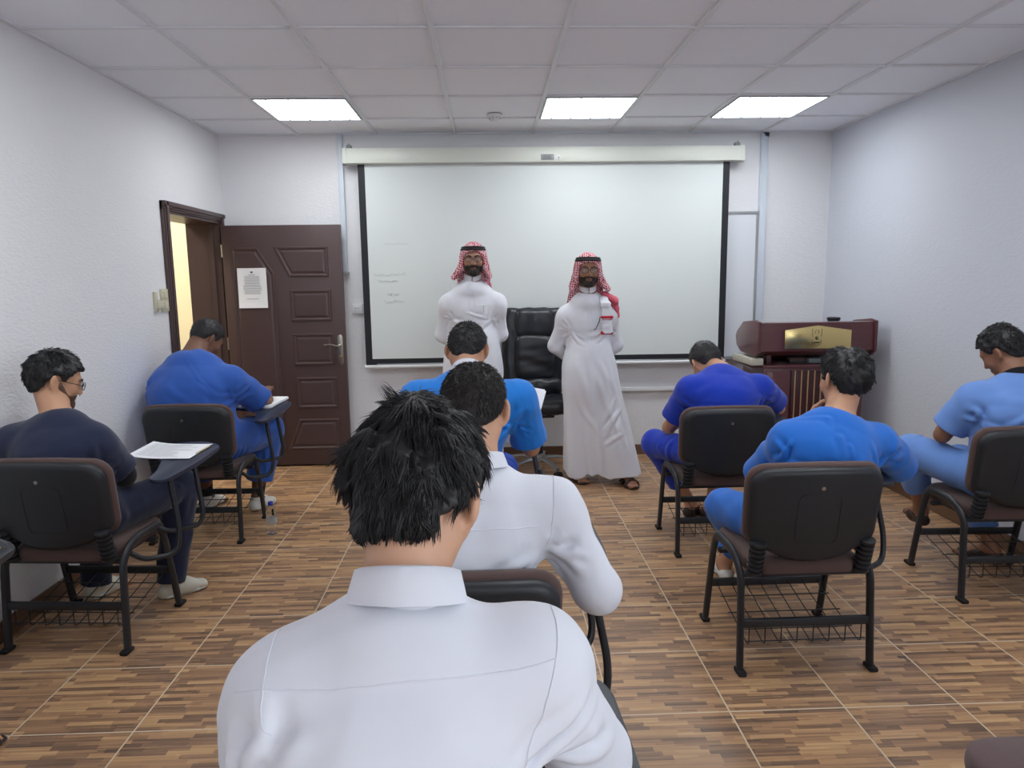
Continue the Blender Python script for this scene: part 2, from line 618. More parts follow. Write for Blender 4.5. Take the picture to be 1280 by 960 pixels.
# frame of the added, unseen window on the right wall
bm = bmesh.new()
ring_prism(bm, rect(WY0, WZ0, WY1, WZ1), rect(WY0 + 0.05, WZ0 + 0.05, WY1 - 0.05, WZ1 - 0.05), 0.06, 'x', RX + 0.06)
box(bm, (RX + 0.09, (WY0 + WY1) / 2, (WZ0 + WZ1) / 2), (0.05, 0.05, WZ1 - WZ0 - 0.1))
struct(obj('added_window_1', bm, M_alu))
# corridor beyond the doorway
bm = bmesh.new()
box(bm, (-4.1, 5.0, 1.4), (0.1, 5.0, 2.9))
box(bm, (-3.2, 7.05, 1.4), (1.9, 0.1, 2.9))
box(bm, (-3.2, 2.55, 1.4), (1.9, 0.1, 2.9))
box(bm, (-3.25, 4.8, 2.83), (1.8, 4.6, 0.06))
struct(obj('wall_corridor', bm, M_cream, smooth=False))

# skirting
for nm, segs in (('baseboard_back', [((-1.15 + RX) / 2 - 0.5, BY - 0.006, RX + 2.16, 0.012)]),
                 ('baseboard_right', [(RX - 0.006, (BY + FY) / 2, 0.012, BY - FY - 0.02)]),
                 ('baseboard_left', [(LX + 0.006, (FY + DY0 - 0.07) / 2, 0.012, DY0 - 0.07 - FY)])):
    bm = bmesh.new()
    for (x, y, w, d) in segs:
        if w > d:
            w = RX - LX - 0.02; x = (RX + LX) / 2
        box(bm, (x, y, 0.045), (w, d, 0.09), 0.002, 1)
    struct(obj(nm, bm, M_skirt))

# door frame: moulded casing and the reveal lining
bm = bmesh.new()
for (dx, a, t) in ((0.0, 0.0, 0.02), (0.016, 0.014, 0.012), (0.026, 0.03, 0.012)):
    w = 0.062 - a
    x = LX + dx + t / 2
    box(bm, (x, DY0 - 0.06 + w / 2 + 0 + a, (DZ + 0.06) / 2), (t, w, DZ + 0.06 - a * 0), 0.004)
    box(bm, (x, min(DY1 + 0.06 - w / 2 - a, BY - 0.012 - w / 2), (DZ + 0.06) / 2), (t, w, DZ + 0.06), 0.004)
    box(bm, (x, (DY0 + DY1) / 2, DZ + 0.06 - w / 2 - a * 0), (t, DY1 - DY0 + 0.12, w), 0.004)
box(bm, (LX - TH / 2, DY0 + 0.008, DZ / 2), (TH + 0.02, 0.02, DZ))
box(bm, (LX - TH / 2, DY1 - 0.008, DZ / 2), (TH + 0.02, 0.02, DZ))
box(bm, (LX - TH / 2, (DY0 + DY1) / 2, DZ - 0.008), (TH + 0.02, DY1 - DY0, 0.02))
box(bm, (LX - 0.06, DY1 - 0.024, DZ / 2), (0.035, 0.02, DZ))
struct(obj('trim_2', bm, M_door))

# open door leaf, folded back to stand along the back wall
door = bpy.data.objects.new('door_1', None); C.objects.link(door)
door.location = (-2.13, 5.895, 0.0)
door['kind'] = 'structure'
ox = -2.13
def u(p): return (p[0] - ox, p[1])
bm = bmesh.new()
box(bm, (0.475, 0.0, 1.008), (0.955, 0.042, 1.985), 0.003)
PANELS = [[(-2.062, 1.826), (-1.85, 1.824), (-1.723, 1.613), (-1.717, 0.15), (-2.062, 0.15)],
          [(-1.725, 1.831), (-1.287, 1.831), (-1.287, 1.585), (-1.608, 1.585)],
          rect(-1.61, 1.225, -1.277, 1.482), rect(-1.607, 0.86, -1.270, 1.124),
          rect(-1.597, 0.50, -1.262, 0.76),
          [(-1.591, 0.408), (-1.261, 0.408), (-1.261, 0.146), (-1.694, 0.146)]]
def inset(poly, d):
    n = len(poly)
    area = sum(poly[i][0] * poly[(i + 1) % n][1] - poly[(i + 1) % n][0] * poly[i][1] for i in range(n))
    s = 1 if area > 0 else -1
    out = []
    for i in range(n):
        p0, p1, p2 = (Vector(poly[(i + j - 1) % n]) for j in range(3))
        e1, e2 = (p1 - p0).normalized(), (p2 - p1).normalized()
        n1, n2 = Vector((-e1.y, e1.x)) * s, Vector((-e2.y, e2.x)) * s
        bis = (n1 + n2).normalized()
        out.append(tuple(p1 + bis * (d / max(0.3, bis.dot(n1)))))
    return out
leaf = obj('door_leaf', bm, M_door, door)
for P in PANELS:
    P = [u(p) for p in P]
    bm = bmesh.new()
    ys = [(-0.021, 0.0), (-0.031, 0.006), (-0.031, 0.016), (-0.0225, 0.026), (-0.0225, 0.030), (-0.029, 0.046)]
    loops = [[bm.verts.new((p[0], y, p[1])) for p in inset(P, d)] for y, d in ys]
    for a, b in zip(loops, loops[1:]):
        for i in range(len(P)):
            bm.faces.new((a[i], a[(i + 1) % len(P)], b[(i + 1) % len(P)], b[i]))
    bm.faces.new(loops[-1])
    obj('door_panel', bm, M_door, door, smooth=False)
bm = bmesh.new()
prism(bm, round_rect(0.042, 0.25, 0.02, 5, -1.222 - ox, 0.985), 0.009, 'y', -0.030, 0.003)
dh = obj('door_handle', bm, M_steel, door)
bm = bmesh.new()
lathe(bm, [(0.014, 0), (0.014, 0.03), (0.009, 0.034), (0.009, 0.05)], 16, Matrix.Translation((-1.222 - ox, -0.03, 1.02)) @ Matrix.Rotation(PI / 2, 4, 'X'))
tube(bm, fillet([(-1.222 - ox, -0.075, 1.02), (-1.25 - ox, -0.078, 1.022), (-1.29 - ox, -0.078, 1.036), (-1.345 - ox, -0.074, 1.03)], 0.02), 0.009, 0.007, 10)
obj('lever', bm, M_steel, dh)
bm = bmesh.new()
lathe(bm, [(0.009, 0), (0.009, 0.008), (0.006, 0.01)], 14, Matrix.Translation((-1.222 - ox, -0.037, 0.93)) @ Matrix.Rotation(PI / 2, 4, 'X'))
obj('keyhole', bm, M_brass, dh)
for z in (0.25, 1.05, 1.8):
    bm = bmesh.new()
    lathe(bm, [(0.008, -0.05), (0.008, 0.05)], 12, Matrix.Translation((-0.008, -0.012, z)))
    obj('hinge', bm, M_steel, door)

# paper notice on the door
t = thing('paper_notice', 'white printed notice stuck on the open brown door', 'notice', (-1.905, 5.862, 1.50))
bm = bmesh.new()
n = 8
def py_(z): return -0.0014 - 0.02 * max(0, -z - 0.55) ** 2
rows = [[bm.verts.new((x * 0.116, py_(z) + dy, z * 0.161)) for (x, dy) in ((-1, 0), (1, 0), (1, 0.001), (-1, 0.001))] for z in [i / n * 2 - 1 for i in range(n + 1)]]
for a, b in zip(rows, rows[1:]):
    for i in range(4):
        bm.faces.new((a[i], a[(i + 1) % 4], b[(i + 1) % 4], b[i]))
bm.faces.new(rows[0]); bm.faces.new(rows[-1])
obj('sheet', bm, M_paper, t, smooth=False)
bm = bmesh.new()
rs = random.Random(4)
zz = 0.105
box(bm, (0.0, -0.0032, 0.127), (0.018, 0.0006, 0.014))
for i in range(13):
    w = 0.15 * (0.35 if i == 0 else rs.uniform(0.75, 1.0))
    if i == 12: w = 0.10; zz -= 0.03
    box(bm, (0.0, -0.0036, zz), (w, 0.0008, 0.0026))
    zz -= 0.0135
obj('printed_text', bm, M_ink, t)

# ---------------------------------------------------------------- fixtures on the ceiling
M_lamp = mat('lit_diffuser', (1, 1, 1, 1), 0.5, emit=(0.93, 0.975, 1.0, 1), estr=13.0)
M_refl = mat('lamp_reflector', srgb(190, 196, 200), 0.25, metal=0.9)
def ceiling_light(cx, cy, label):
    t = thing('ceiling_light', label, 'ceiling light', (cx, cy, CH), 0, 'recessed ceiling light panels')
    w = GS - 0.028
    bm = bmesh.new()
    ring_prism(bm, rect(-w / 2, -w / 2, w / 2, w / 2), rect(-w / 2 + 0.012, -w / 2 + 0.012, w / 2 - 0.012, w / 2 - 0.012), 0.022, 'z', -0.012)
    obj('frame', bm, M_refl, t)
    bm = bmesh.new()
    box(bm, (0, 0, -0.0005), (w - 0.026, w - 0.026, 0.004))
    obj('diffuser', bm, M_lamp, t, smooth=False)
    for k in range(4):
        for sy in (-1, 1):
            bm = bmesh.new()
            box(bm, ((k - 1.5) * 0.145, sy * (w / 2 - 0.019), -0.006), (0.014, 0.012, 0.010), 0.002)
            obj('clip', bm, M_refl, t)
    return t
def cell(c, r):
    return LX + GS * (c + 0.5), 5.482 - GS * (r + 0.5)
LB = {1: 'square lit ceiling panel nearest the doorway wall', 4: 'square lit ceiling panel above the middle of the projector screen', 6: 'square lit ceiling panel nearest the lectern corner'}
for c_ in (1, 4, 6):
    ceiling_light(*cell(c_, 0), LB[c_])
for r_ in (4, 11):
    for c_ in (1, 4, 6):
        ceiling_light(*cell(c_, r_), 'lit ceiling panel above the rear rows of the classroom')

t = thing('smoke_detector', 'small round white smoke detector on the ceiling tiles', 'smoke detector', (0.076, 5.36, CH - 0.002))
bm = bmesh.new(); lathe(bm, [(0.055, 0), (0.055, -0.012), (0.05, -0.018)], 32); obj('base', bm, M_whiteplastic, t)
bm = bmesh.new(); lathe(bm, [(0.042, -0.018), (0.040, -0.034), (0.03, -0.046), (0.012, -0.05)], 32); obj('sensor_cap', bm, M_whiteplastic, t)
bm = bmesh.new()
for i in range(10):
    a = 2 * PI * i / 10
    box(bm, (0.0405 * math.cos(a), 0.0405 * math.sin(a), -0.028), (0.006, 0.006, 0.012))
obj('vent', bm, M_greyplastic, t)

# ---------------------------------------------------------------- projector screen and whiteboard
t = thing('projector_screen', 'wide pull-down projector screen with black side borders on the back wall', 'projector screen', (0.49, 5.95, 2.54))
bm = bmesh.new()
prism(bm, [(-0.055, 0.055), (0.05, 0.06), (0.06, 0.05), (0.06, -0.06), (0.02, -0.066), (-0.06, -0.06), (-0.066, -0.03), (-0.066, 0.03)], 3.2, 'x', -1.6, 0.004)
obj('housing', bm, M_housing, t)
for s in (-1, 1):
    bm = bmesh.new()
    prism(bm, [(-0.058, 0.058), (0.056, 0.062), (0.064, 0.05), (0.064, -0.062), (0.02, -0.069), (-0.063, -0.063), (-0.069, -0.03), (-0.069, 0.03)], 0.035, 'x', s * 1.6 - 0.0175 + s * 0.012, 0.004)
    obj('end_cap', bm, M_housing, t)
    bm = bmesh.new()
    box(bm, (s * 1.585, 0.02, 0.075), (0.04, 0.05, 0.03), 0.003)
    tube(bm, [(s * 1.585, 0.0, 0.065), (s * 1.585, 0.0, 0.10)], 0.007)
    obj('bracket', bm, M_greyplastic, t)
bm = bmesh.new(); box(bm, (0.015, -0.068, -0.025), (0.105, 0.004, 0.043), 0.001); lb = obj('rating_label', bm, M_greyplastic, t)
bm = bmesh.new()
for i in range(5):
    box(bm, (0.015 - 0.006 * (i % 2), -0.0705, -0.012 - 0.0075 * i), (0.075 - 0.012 * (i % 2), 0.001, 0.003))
obj('label_text', bm, M_ink, lb, smooth=False)
bm = bmesh.new(); box(bm, (0.105, -0.068, -0.03), (0.028, 0.004, 0.03), 0.001); obj('sticker', bm, M_whiteplastic, t)
bm = bmesh.new(); lathe(bm, [(0.005, 0), (0.005, 0.004)], 12, Matrix.Translation((0.105, -0.069, -0.03)) @ Matrix.Rotation(PI / 2, 4, 'X')); obj('screw', bm, M_ink, t)
# cloth hangs 1.62 m below the tube; black borders left, right and bottom
def cloth_strip(x0, x1, z0, z1, y):
    return B(((x0 + x1) / 2, y, (z0 + z1) / 2), (x1 - x0, 0.002, z1 - z0))
obj('cloth', cloth_strip(-1.468, 1.473, -1.645, -0.06, 0.0), M_cloth, t, smooth=False)
bm = bmesh.new()
x0, x1, w, zb, zt = -1.52, 1.525, 0.055, -1.70, -0.06
pts_o = [(x0, zt), (x0, zb), (x1, zb), (x1, zt)]; pts_i = [(x0 + w, zt), (x0 + w, zb + w), (x1 - w, zb + w), (x1 - w, zt)]
L_ = [[bm.verts.new((p[0], y, p[1])) for p in pl] for pl in (pts_o, pts_i) for y in (-0.0015, 0.0015)]
for i in range(3):
    bm.faces.new((L_[0][i], L_[0][i + 1], L_[2][i + 1], L_[2][i])); bm.faces.new((L_[1][i], L_[3][i], L_[3][i + 1], L_[1][i + 1]))
    bm.faces.new((L_[0][i], L_[1][i], L_[1][i + 1], L_[0][i + 1])); bm.faces.new((L_[2][i], L_[2][i + 1], L_[3][i + 1], L_[3][i]))
obj('black_border', bm, M_black, t, smooth=False)
bm = bmesh.new(); tube(bm, [(-1.53, 0, -1.712), (1.535, 0, -1.712)], 0.013, 0.016, 10); obj('weight_bar', bm, M_whiteplastic, t)
# faint handwriting ghosting on the cloth
rs = random.Random(9)
def scribble(cx, cz, w, hgt, parent, n=9):
    bm = bmesh.new()
    x = cx - w / 2
    for i in range(n):
        p = [(x, -0.0022, cz + rs.uniform(-0.5, 0.5) * hgt)]
        for j in range(3):
            x += w / n / 3
            p.append((x, -0.0022, cz + rs.uniform(-0.5, 0.5) * hgt))
        tube(bm, fillet(p, 0.01, 3), 0.0016, 0.0006, 4)
    obj('marker_writing', bm, M_mark, parent)
for (x, z, w, hgt) in ((-1.235, -0.695, 0.2, 0.02), (-1.29, -0.945, 0.26, 0.03), (-1.31, -1.0, 0.16, 0.03), (-1.27, -1.11, 0.09, 0.03), (-1.27, -1.17, 0.17, 0.035)):
    scribble(x, z, w, hgt, t)

t = thing('whiteboard', 'whiteboard behind the projector screen, its edge showing beside the right border', 'whiteboard', (0.66, 6.015, 1.46))
bm = bmesh.new(); box(bm, (0, 0, 0), (3.24, 0.012, 1.22)); obj('board', bm, M_wb, t)
bm = bmesh.new()
ring_prism(bm, rect(-1.635, -0.62, 1.635, 0.62), rect(-1.615, -0.60, 1.615, 0.60), 0.024, 'y', -0.014)
obj('frame', bm, M_alu, t)
bm = bmesh.new(); box(bm, (0, -0.04, -0.625), (3.2, 0.06, 0.012), 0.003); box(bm, (0, -0.068, -0.618), (3.2, 0.006, 0.022), 0.002); obj('pen_tray', bm, M_alu, t)

# ---------------------------------------------------------------- trunking, sockets and switches
t = thing('cable_trunking', 'white vertical cable trunking on the back wall beside the open door', 'cable trunking', (-1.178, 6.02, 1.62))
bm = bmesh.new(); box(bm, (0, 0, 0.555), (0.04, 0.03, 1.11), 0.003); obj('channel', bm, M_trunk, t)
bm = bmesh.new(); box(bm, (0.004, -0.004, -0.012), (0.052, 0.036, 0.03), 0.004); obj('end_piece', bm, M_greyplastic, t)
t = thing('junction_box', 'cream junction box behind the top edge of the open door', 'junction box', (-1.218, 6.02, 1.70))
bm = bmesh.new(); box(bm, (0, 0, 0), (0.042, 0.04, 0.19), 0.005); obj('case', bm, M_creamplastic, t)
bm = bmesh.new(); box(bm, (0, -0.022, 0), (0.03, 0.006, 0.17), 0.002); obj('cover', bm, M_creamplastic, t)
t = thing('cable_trunking', 'tall white cable trunking on the back wall beside the whiteboard edge', 'cable trunking', (2.325, 6.022, 0.0))
bm = bmesh.new(); box(bm, (0, 0, 1.41), (0.06, 0.032, 2.60), 0.003); obj('channel', bm, M_trunk, t)
bm = bmesh.new(); box(bm, (0.0, -0.017, 1.41), (0.05, 0.004, 2.60), 0.001); obj('cover', bm, M_trunk, t)
bm = bmesh.new(); box(bm, (0.012, -0.004, CH - 0.03), (0.04, 0.03, 0.035), 0.004); obj('cable_gland', bm, M_black, t)
bm = bmesh.new(); tube(bm, fillet([(-0.018, -0.02, 2.70), (-0.025, -0.022, 2.0), (-0.024, -0.022, 1.0)], 0.2), 0.005); obj('loose_cable', bm, M_trunk, t)
t = thing('cable_trunking', 'low horizontal white cable trunking along the back wall below the screen', 'cable trunking', (0.6, 6.022, 0.585))
bm = bmesh.new(); box(bm, (0.52, 0, 0), (2.9, 0.034, 0.035), 0.003); obj('channel', bm, M_whiteplastic, t)
bm = bmesh.new(); box(bm, (0.52, -0.018, 0.0), (2.9, 0.004, 0.028), 0.001); obj('cover', bm, M_whiteplastic, t)
t = thing('wall_socket', 'small white wall socket between the door and the screen', 'socket', (-1.096, 6.03, 1.316))
bm = bmesh.new(); box(bm, (0, 0, 0), (0.088, 0.02, 0.086), 0.006, 3); obj('plate', bm, M_whiteplastic, t)
bm = bmesh.new(); box(bm, (0, -0.012, 0), (0.05, 0.006, 0.05), 0.004); obj('insert', bm, M_whiteplastic, t)
bm = bmesh.new()
for dx in (-0.01, 0.01): lathe(bm, [(0.004, 0), (0.004, 0.003)], 10, Matrix.Translation((dx, -0.0145, 0.004)) @ Matrix.Rotation(PI / 2, 4, 'X'))
obj('pin_hole', bm, M_ink, t)
t = thing('light_switch', 'tall cream light switch plate nearer the doorway', 'light switch', (LX + 0.008, 4.825, 1.437))
bm = bmesh.new(); box(bm, (0, 0, 0), (0.018, 0.092, 0.15), 0.005, 3); obj('plate', bm, M_creamplastic, t)
for z in (-0.035, 0.035):
    bm = bmesh.new(); box(bm, (0.011, 0, z), (0.008, 0.045, 0.05), 0.003); obj('rocker', bm, M_creamplastic, t)
t = thing('thermostat', 'small cream thermostat beside the light switch, further from the doorway', 'thermostat', (LX + 0.008, 4.70, 1.43))
bm = bmesh.new(); box(bm, (0, 0, 0.0), (0.02, 0.04, 0.13), 0.005, 3); obj('back_plate', bm, M_creamplastic, t)
bm = bmesh.new(); box(bm, (0.014, 0.02, -0.018), (0.03, 0.07, 0.06), 0.008, 3); obj('case', bm, M_creamplastic, t)
# ================================================================ chairs with a writing tablet
M_frame = mat('black_powder_coat', srgb(38, 40, 44), 0.42)
M_shell = mat('black_plastic_shell', srgb(36, 38, 42), 0.45, bump=0.06, bump_scale=220, bdist=0.001)
M_brown = mat('brown_upholstery', srgb(84, 64, 60), 0.85, var=0.10, var_scale=90, bump=0.3, bump_scale=500, bdist=0.001, sheen=0.15)
M_brown2 = mat('faded_brown_upholstery', srgb(104, 84, 84), 0.9, var=0.10, var_scale=120, bump=0.35, bump_scale=500, bdist=0.001, sheen=0.15)
M_blueshell = mat('blue_upholstery', srgb(34, 66, 150), 0.5, bump=0.1, bump_scale=200, bdist=0.001)
M_tablet = mat('black_tablet_board', srgb(44, 46, 52), 0.35)
M_tabletblue = mat('navy_tablet_board', srgb(40, 46, 66), 0.4)
M_rubber = mat('rubber_glide', srgb(22, 22, 24), 0.7)
M_wire = mat('black_wire', srgb(36, 37, 40), 0.4)

def cushion(poly_w, poly_d, r, t, bulge=0.012, nx=14, crown=0.25):
    """a padded slab: rounded outline, domed top"""
    bm = bmesh.new()
    P = round_rect(poly_w, poly_d, r, 8)
    prof = [(0.985, 0.0), (1.0, 0.22 * t), (1.0, 0.55 * t), (0.985, 0.78 * t), (0.95, 0.93 * t), (0.88, t), (0.6, t + bulge * 0.7), (0.3, t + bulge)]
    loops = [[bm.verts.new((p[0] * s, p[1] * s, z)) for p in P] for s, z in prof]
    for a, b in zip(loops, loops[1:]):
        for i in range(len(P)):
            bm.faces.new((a[i], a[(i + 1) % len(P)], b[(i + 1) % len(P)], b[i]))
    bm.faces.new(loops[-1]); bm.faces.new(list(reversed(loops[0])))
    return bm

def backrest_outline(n=6):
    """front view of the backrest: wide rounded top, narrower belly at the bottom"""
    w, z0, z1 = 0.265, -0.175, 0.175
    pts = []
    def arc(cx, cz, r, a0, a1):
        for i in range(n + 1):
            a = math.radians(a0 + (a1 - a0) * i / n)
            pts.append((cx + r * math.cos(a), cz + r * math.sin(a)))
    arc(w - 0.085, z1 - 0.075, 0.075, 0, 80)
    for i in range(1, 8):
        t = i / 8
        pts.append((0.192 - 0.384 * t, z1 + 0.010 * math.sin(PI * t)))
    arc(-w + 0.085, z1 - 0.075, 0.075, 100, 180)
    pts.append((-w + 0.012, 0.02))
    arc(-w + 0.075, z0 + 0.085, 0.06, 185, 245)
    for i in range(1, 8):
        t = i / 8
        pts.append((-0.16 + 0.32 * t, z0 - 0.002 - 0.028 * math.sin(PI * t)))
    arc(w - 0.075, z0 + 0.085, 0.06, 295, 355)
    pts.append((w - 0.012, 0.02))
    return pts

BO = backrest_outline()
def curved(p, y):   # the backrest curves round the sitter
    return y + 0.9 * p[0] ** 2 * 0.55

def backrest_slab(offs, mat_y):
    bm = bmesh.new()
    loops = []
    for s, y in offs:
        loops.append([bm.verts.new((p[0] * s, curved((p[0] * s,), y), (p[1] + 0.0) * (1 - (1 - s) * 1.3))) for p in BO])
    n = len(BO)
    for a, b in zip(loops, loops[1:]):
        for i in range(n):
            bm.faces.new((a[i], a[(i + 1) % n], b[(i + 1) % n], b[i]))
    for L_ in (loops[0], loops[-1]):
        # fan of rows so the face keeps the curve
        bmesh.ops.triangle_fill(bm, edges=[e for e in {e for v in L_ for e in v.link_edges} if e.verts[0] in L_ and e.verts[1] in L_], use_beauty=True)
    return bm

def make_chair(name, label, shell, seatm, boardm, board_tilt=3.0, fold=False):
    t = thing(name, label, 'chair', group='student chairs')
    # side frames: front leg, over the top, rear leg
    for s in (-1, 1):
        x = s * 0.262
        pts = fillet([(x * 1.0, 0.225, 0.012), (x * 0.99, 0.155, 0.36), (x * 0.985, 0.12, 0.455), (x * 0.985, -0.08, 0.455), (x * 0.985, -0.175, 0.40), (x * 1.0, -0.205, 0.012)], 0.085, 7)
        bm = bmesh.new(); tube(bm, pts, 0.013, 0.021, 12, up=(0, 1, 0.2)); f = obj('side_frame', bm, M_frame, t)
        for (gx, gy) in ((x, 0.235), (x, -0.213)):
            bm = bmesh.new(); box(bm, (gx, gy, 0.009), (0.034, 0.062, 0.018), 0.006); obj('foot_glide', bm, M_rubber, f)
    for (y, z) in ((-0.194, 0.20), (0.187, 0.20)):
        bm = bmesh.new(); box(bm, (0, y, z), (0.50, 0.018, 0.036), 0.005); obj('crossbar', bm, M_frame, t)
    for y in (-0.15, 0.10):
        bm = bmesh.new(); box(bm, (0, y, 0.385), (0.51, 0.03, 0.02), 0.004); obj('seat_rail', bm, M_frame, t)
    # wire book basket slung between the crossbars
    bm = bmesh.new()
    for i in range(8):
        x = -0.225 + 0.45 * i / 7
        tube(bm, fillet([(x, 0.187, 0.212), (x, 0.165, 0.185), (x, -0.175, 0.105), (x, -0.194, 0.112), (x, -0.194, 0.195)], 0.015, 3), 0.0024, n=5)
    for (y, z) in ((0.10, 0.173), (0.0, 0.149), (-0.10, 0.125), (-0.197, 0.125)):
        tube(bm, [(-0.24, y, z), (0.24, y, z)], 0.0026, n=5)
    obj('wire_basket', bm, M_wire, t)
    # seat
    bm = bmesh.new(); prism(bm, round_rect(0.43, 0.42, 0.06, 5, 0, 0.03), 0.022, 'z', 0.385, 0.006); obj('seat_shell', bm, shell if shell is not M_blueshell else M_shell, t)
    bm = cushion(0.455, 0.45, 0.09, 0.055, 0.010)
    bmesh.ops.translate(bm, vec=(0, 0.03, 0.398), verts=bm.verts)
    obj('seat', bm, seatm, t)
    # backrest: shell behind, padded face in front
    Mx = Matrix.Translation((0, -0.232, 0.662)) @ Matrix.Rotation(math.radians(9), 4, 'X')
    bm = backrest_slab([(0.90, -0.030), (0.955, -0.028), (0.99, -0.018), (1.0, -0.004), (0.985, 0.006)], 0)
    bmesh.ops.transform(bm, matrix=Mx, verts=bm.verts)
    br = obj('backrest', bm, shell, t, angle=50)
    bm = bmesh.new()     # pressed recess panel on the shell's back
    for (sc_, y) in ((1, -0.0315),):
        o_ = [(x, z - 0.02) for x, z in round_rect(0.17, 0.21, 0.03, 4)]
        i_ = [(x, z - 0.02) for x, z in round_rect(0.158, 0.198, 0.025, 4)]
        ring_prism(bm, o_, i_, 0.004, 'y', y)
    for v in bm.verts:
        v.co.y = curved((v.co.x,), v.co.y)
    bmesh.ops.transform(bm, matrix=Mx, verts=bm.verts)
    obj('moulded_rib', bm, shell, br)
    bm = bmesh.new(); lathe(bm, [(0.008, 0), (0.008, 0.003), (0.004, 0.004)], 12, Mx @ Matrix.Translation((0.0, -0.031, 0.11)) @ Matrix.Rotation(PI / 2, 4, 'X')); obj('rivet', bm, M_steel, br)
    bm = backrest_slab([(0.99, 0.004), (1.03, 0.012), (1.035, 0.026), (1.01, 0.042), (0.95, 0.052), (0.82, 0.057)], 0)
    bmesh.ops.transform(bm, matrix=Mx, verts=bm.verts)
    obj('back_cushion', bm, seatm, t, angle=50)
    for s in (-1, 1):       # ribbed sleeves carrying the backrest
        bm = bmesh.new()
        a, b = Vector((s * 0.212, -0.185, 0.405)), Vector((s * 0.212, -0.222, 0.55))
        q = (b - a).to_track_quat('Z', 'Y').to_matrix().to_4x4()
        prof = []
        n = 7
        Lh = (b - a).length
        for i in range(n):
            z = Lh * i / n
            prof += [(0.021, z), (0.031, z + Lh / n * 0.12), (0.031, z + Lh / n * 0.62), (0.021, z + Lh / n * 0.74)]
        lathe(bm, prof, 16, Matrix.Translation(a) @ q)
        obj('ribbed_sleeve', bm, M_shell, t, angle=25)
    # writing tablet on two bent tubes
    for (x0_, ya, yb, xo) in ((0.262, -0.12, 0.00, 0.405), (0.262, 0.10, 0.24, 0.395)):
        bm = bmesh.new()
        tube(bm, fillet([(x0_, ya, 0.405 if ya < 0 else 0.44), (0.30, ya + 0.03, 0.365 if ya < 0 else 0.41), (xo, yb - 0.01, 0.360 if ya < 0 else 0.41), (xo + 0.01, yb + 0.01, 0.46), (xo - 0.035, yb + 0.04, 0.702 + 0.05 * yb)], 0.055, 6), 0.0115, n=10)
        obj('tablet_arm', bm, M_frame, t)
    tb = bpy.data.objects.new('writing_tablet', None); C.objects.link(tb); tb.parent = t
    bm = bmesh.new()
    out = fillet([(0.425, 0.05), (0.435, 0.20), (0.42, 0.46), (0.28, 0.54), (0.10, 0.45), (0.05, 0.31), (0.24, 0.23), (0.31, 0.05), (0.33, -0.07), (0.41, -0.07), (0.425, 0.05)], 0.05, 5)
    poly = [(p.x, p.y) for p in out[:-1]]
    prism(bm, poly, 0.018, 'z', 0.0, 0.005, 2)
    bmesh.ops.transform(bm, matrix=Matrix.Translation((0, 0, 0.702)) @ Matrix.Rotation(math.radians(board_tilt), 4, 'X'), verts=bm.verts)
    bpy.data.objects.remove(tb)
    tb = obj('writing_tablet', bm, boardm, t)
    bm = bmesh.new()
    tube(bm, [(0.368, -0.02, 0.697), (0.362, 0.30, 0.714)], 0.012, 0.008, 8)
    obj('tablet_bracket', bm, M_steel, tb)
    return t

proto = make_chair('tablet_chair', 'black and brown chair with a bent-over student in royal blue, next to the lectern', M_shell, M_brown, M_tablet)
CH_LOC = {'F': (1.300, 3.945, 0.0)}
def put(o, x, y, deg, label=None):
    o.location = (x, y, 0); o.rotation_euler = (0, 0, math.radians(deg))
    if label: o['label'] = label
    return o
def swap(o, frm, to):
    """give a copy its own upholstery"""
    for ch in [o] + list(o.children_recursive):
        if ch.type == 'MESH' and any(s.material in frm for s in ch.material_slots):
            for s in ch.material_slots:
                if s.material in frm:
                    s.link = 'OBJECT'; s.material = to
put(proto, 1.300, 3.945, 0.0)
CHAIRS = [('A', -1.765, 4.335, -1.0, 'black and brown chair of the heavy student in blue by the open door'),
          ('B', -1.800, 3.085, -4.5, 'black and brown chair of the student in navy scrubs along the left wall'),
          ('C', -0.150, 3.03, 0.0, 'blue-backed chair of the student in bright blue scrubs in the middle'),
          ('D', -0.090, 1.845, 0.0, 'black chair of the white-shirted student with cropped hair, between two other rows'),
          ('E', -0.190, 0.86, 0.0, 'chair of the tousle-haired student in white closest to the camera'),
          ('G', 1.228, 2.765, 0.5, 'black chair with brown edge under the student resting his chin on his hand'),
          ('H', 2.500, 3.30, -2.0, 'chair of the student in pale blue beside the grey right-hand wall'),
          ('I', -1.900, 1.71, 0.0, 'chair at the left edge of the photo showing only its tablet corner with a pencil'),
          ('J', 1.315, 1.262, 0.0, 'empty chair at the bottom right corner with a faded brown seat')]
chairs = {'F': proto}
for k, x, y, d, lb in CHAIRS:
    chairs[k] = put(copy_tree(proto), x, y, d, lb)
for ch in chairs['C'].children:
    if ch.name.startswith(('backrest', 'back_cushion')):
        swap(ch, (M_shell, M_brown), M_blueshell)
swap(chairs['J'], (M_brown,), M_brown2)
for ch in list(chairs['C'].children):
    if ch.name.startswith(('writing_tablet', 'tablet_arm')):
        for g in list(ch.children):
            bpy.data.objects.remove(g)
        if ch.name.startswith('writing_tablet'):
            bpy.data.objects.remove(ch)
for k in 'BA':
    for ch in chairs[k].children:
        if ch.name.startswith('writing_tablet'):
            swap(ch, (M_tablet,), M_tabletblue)

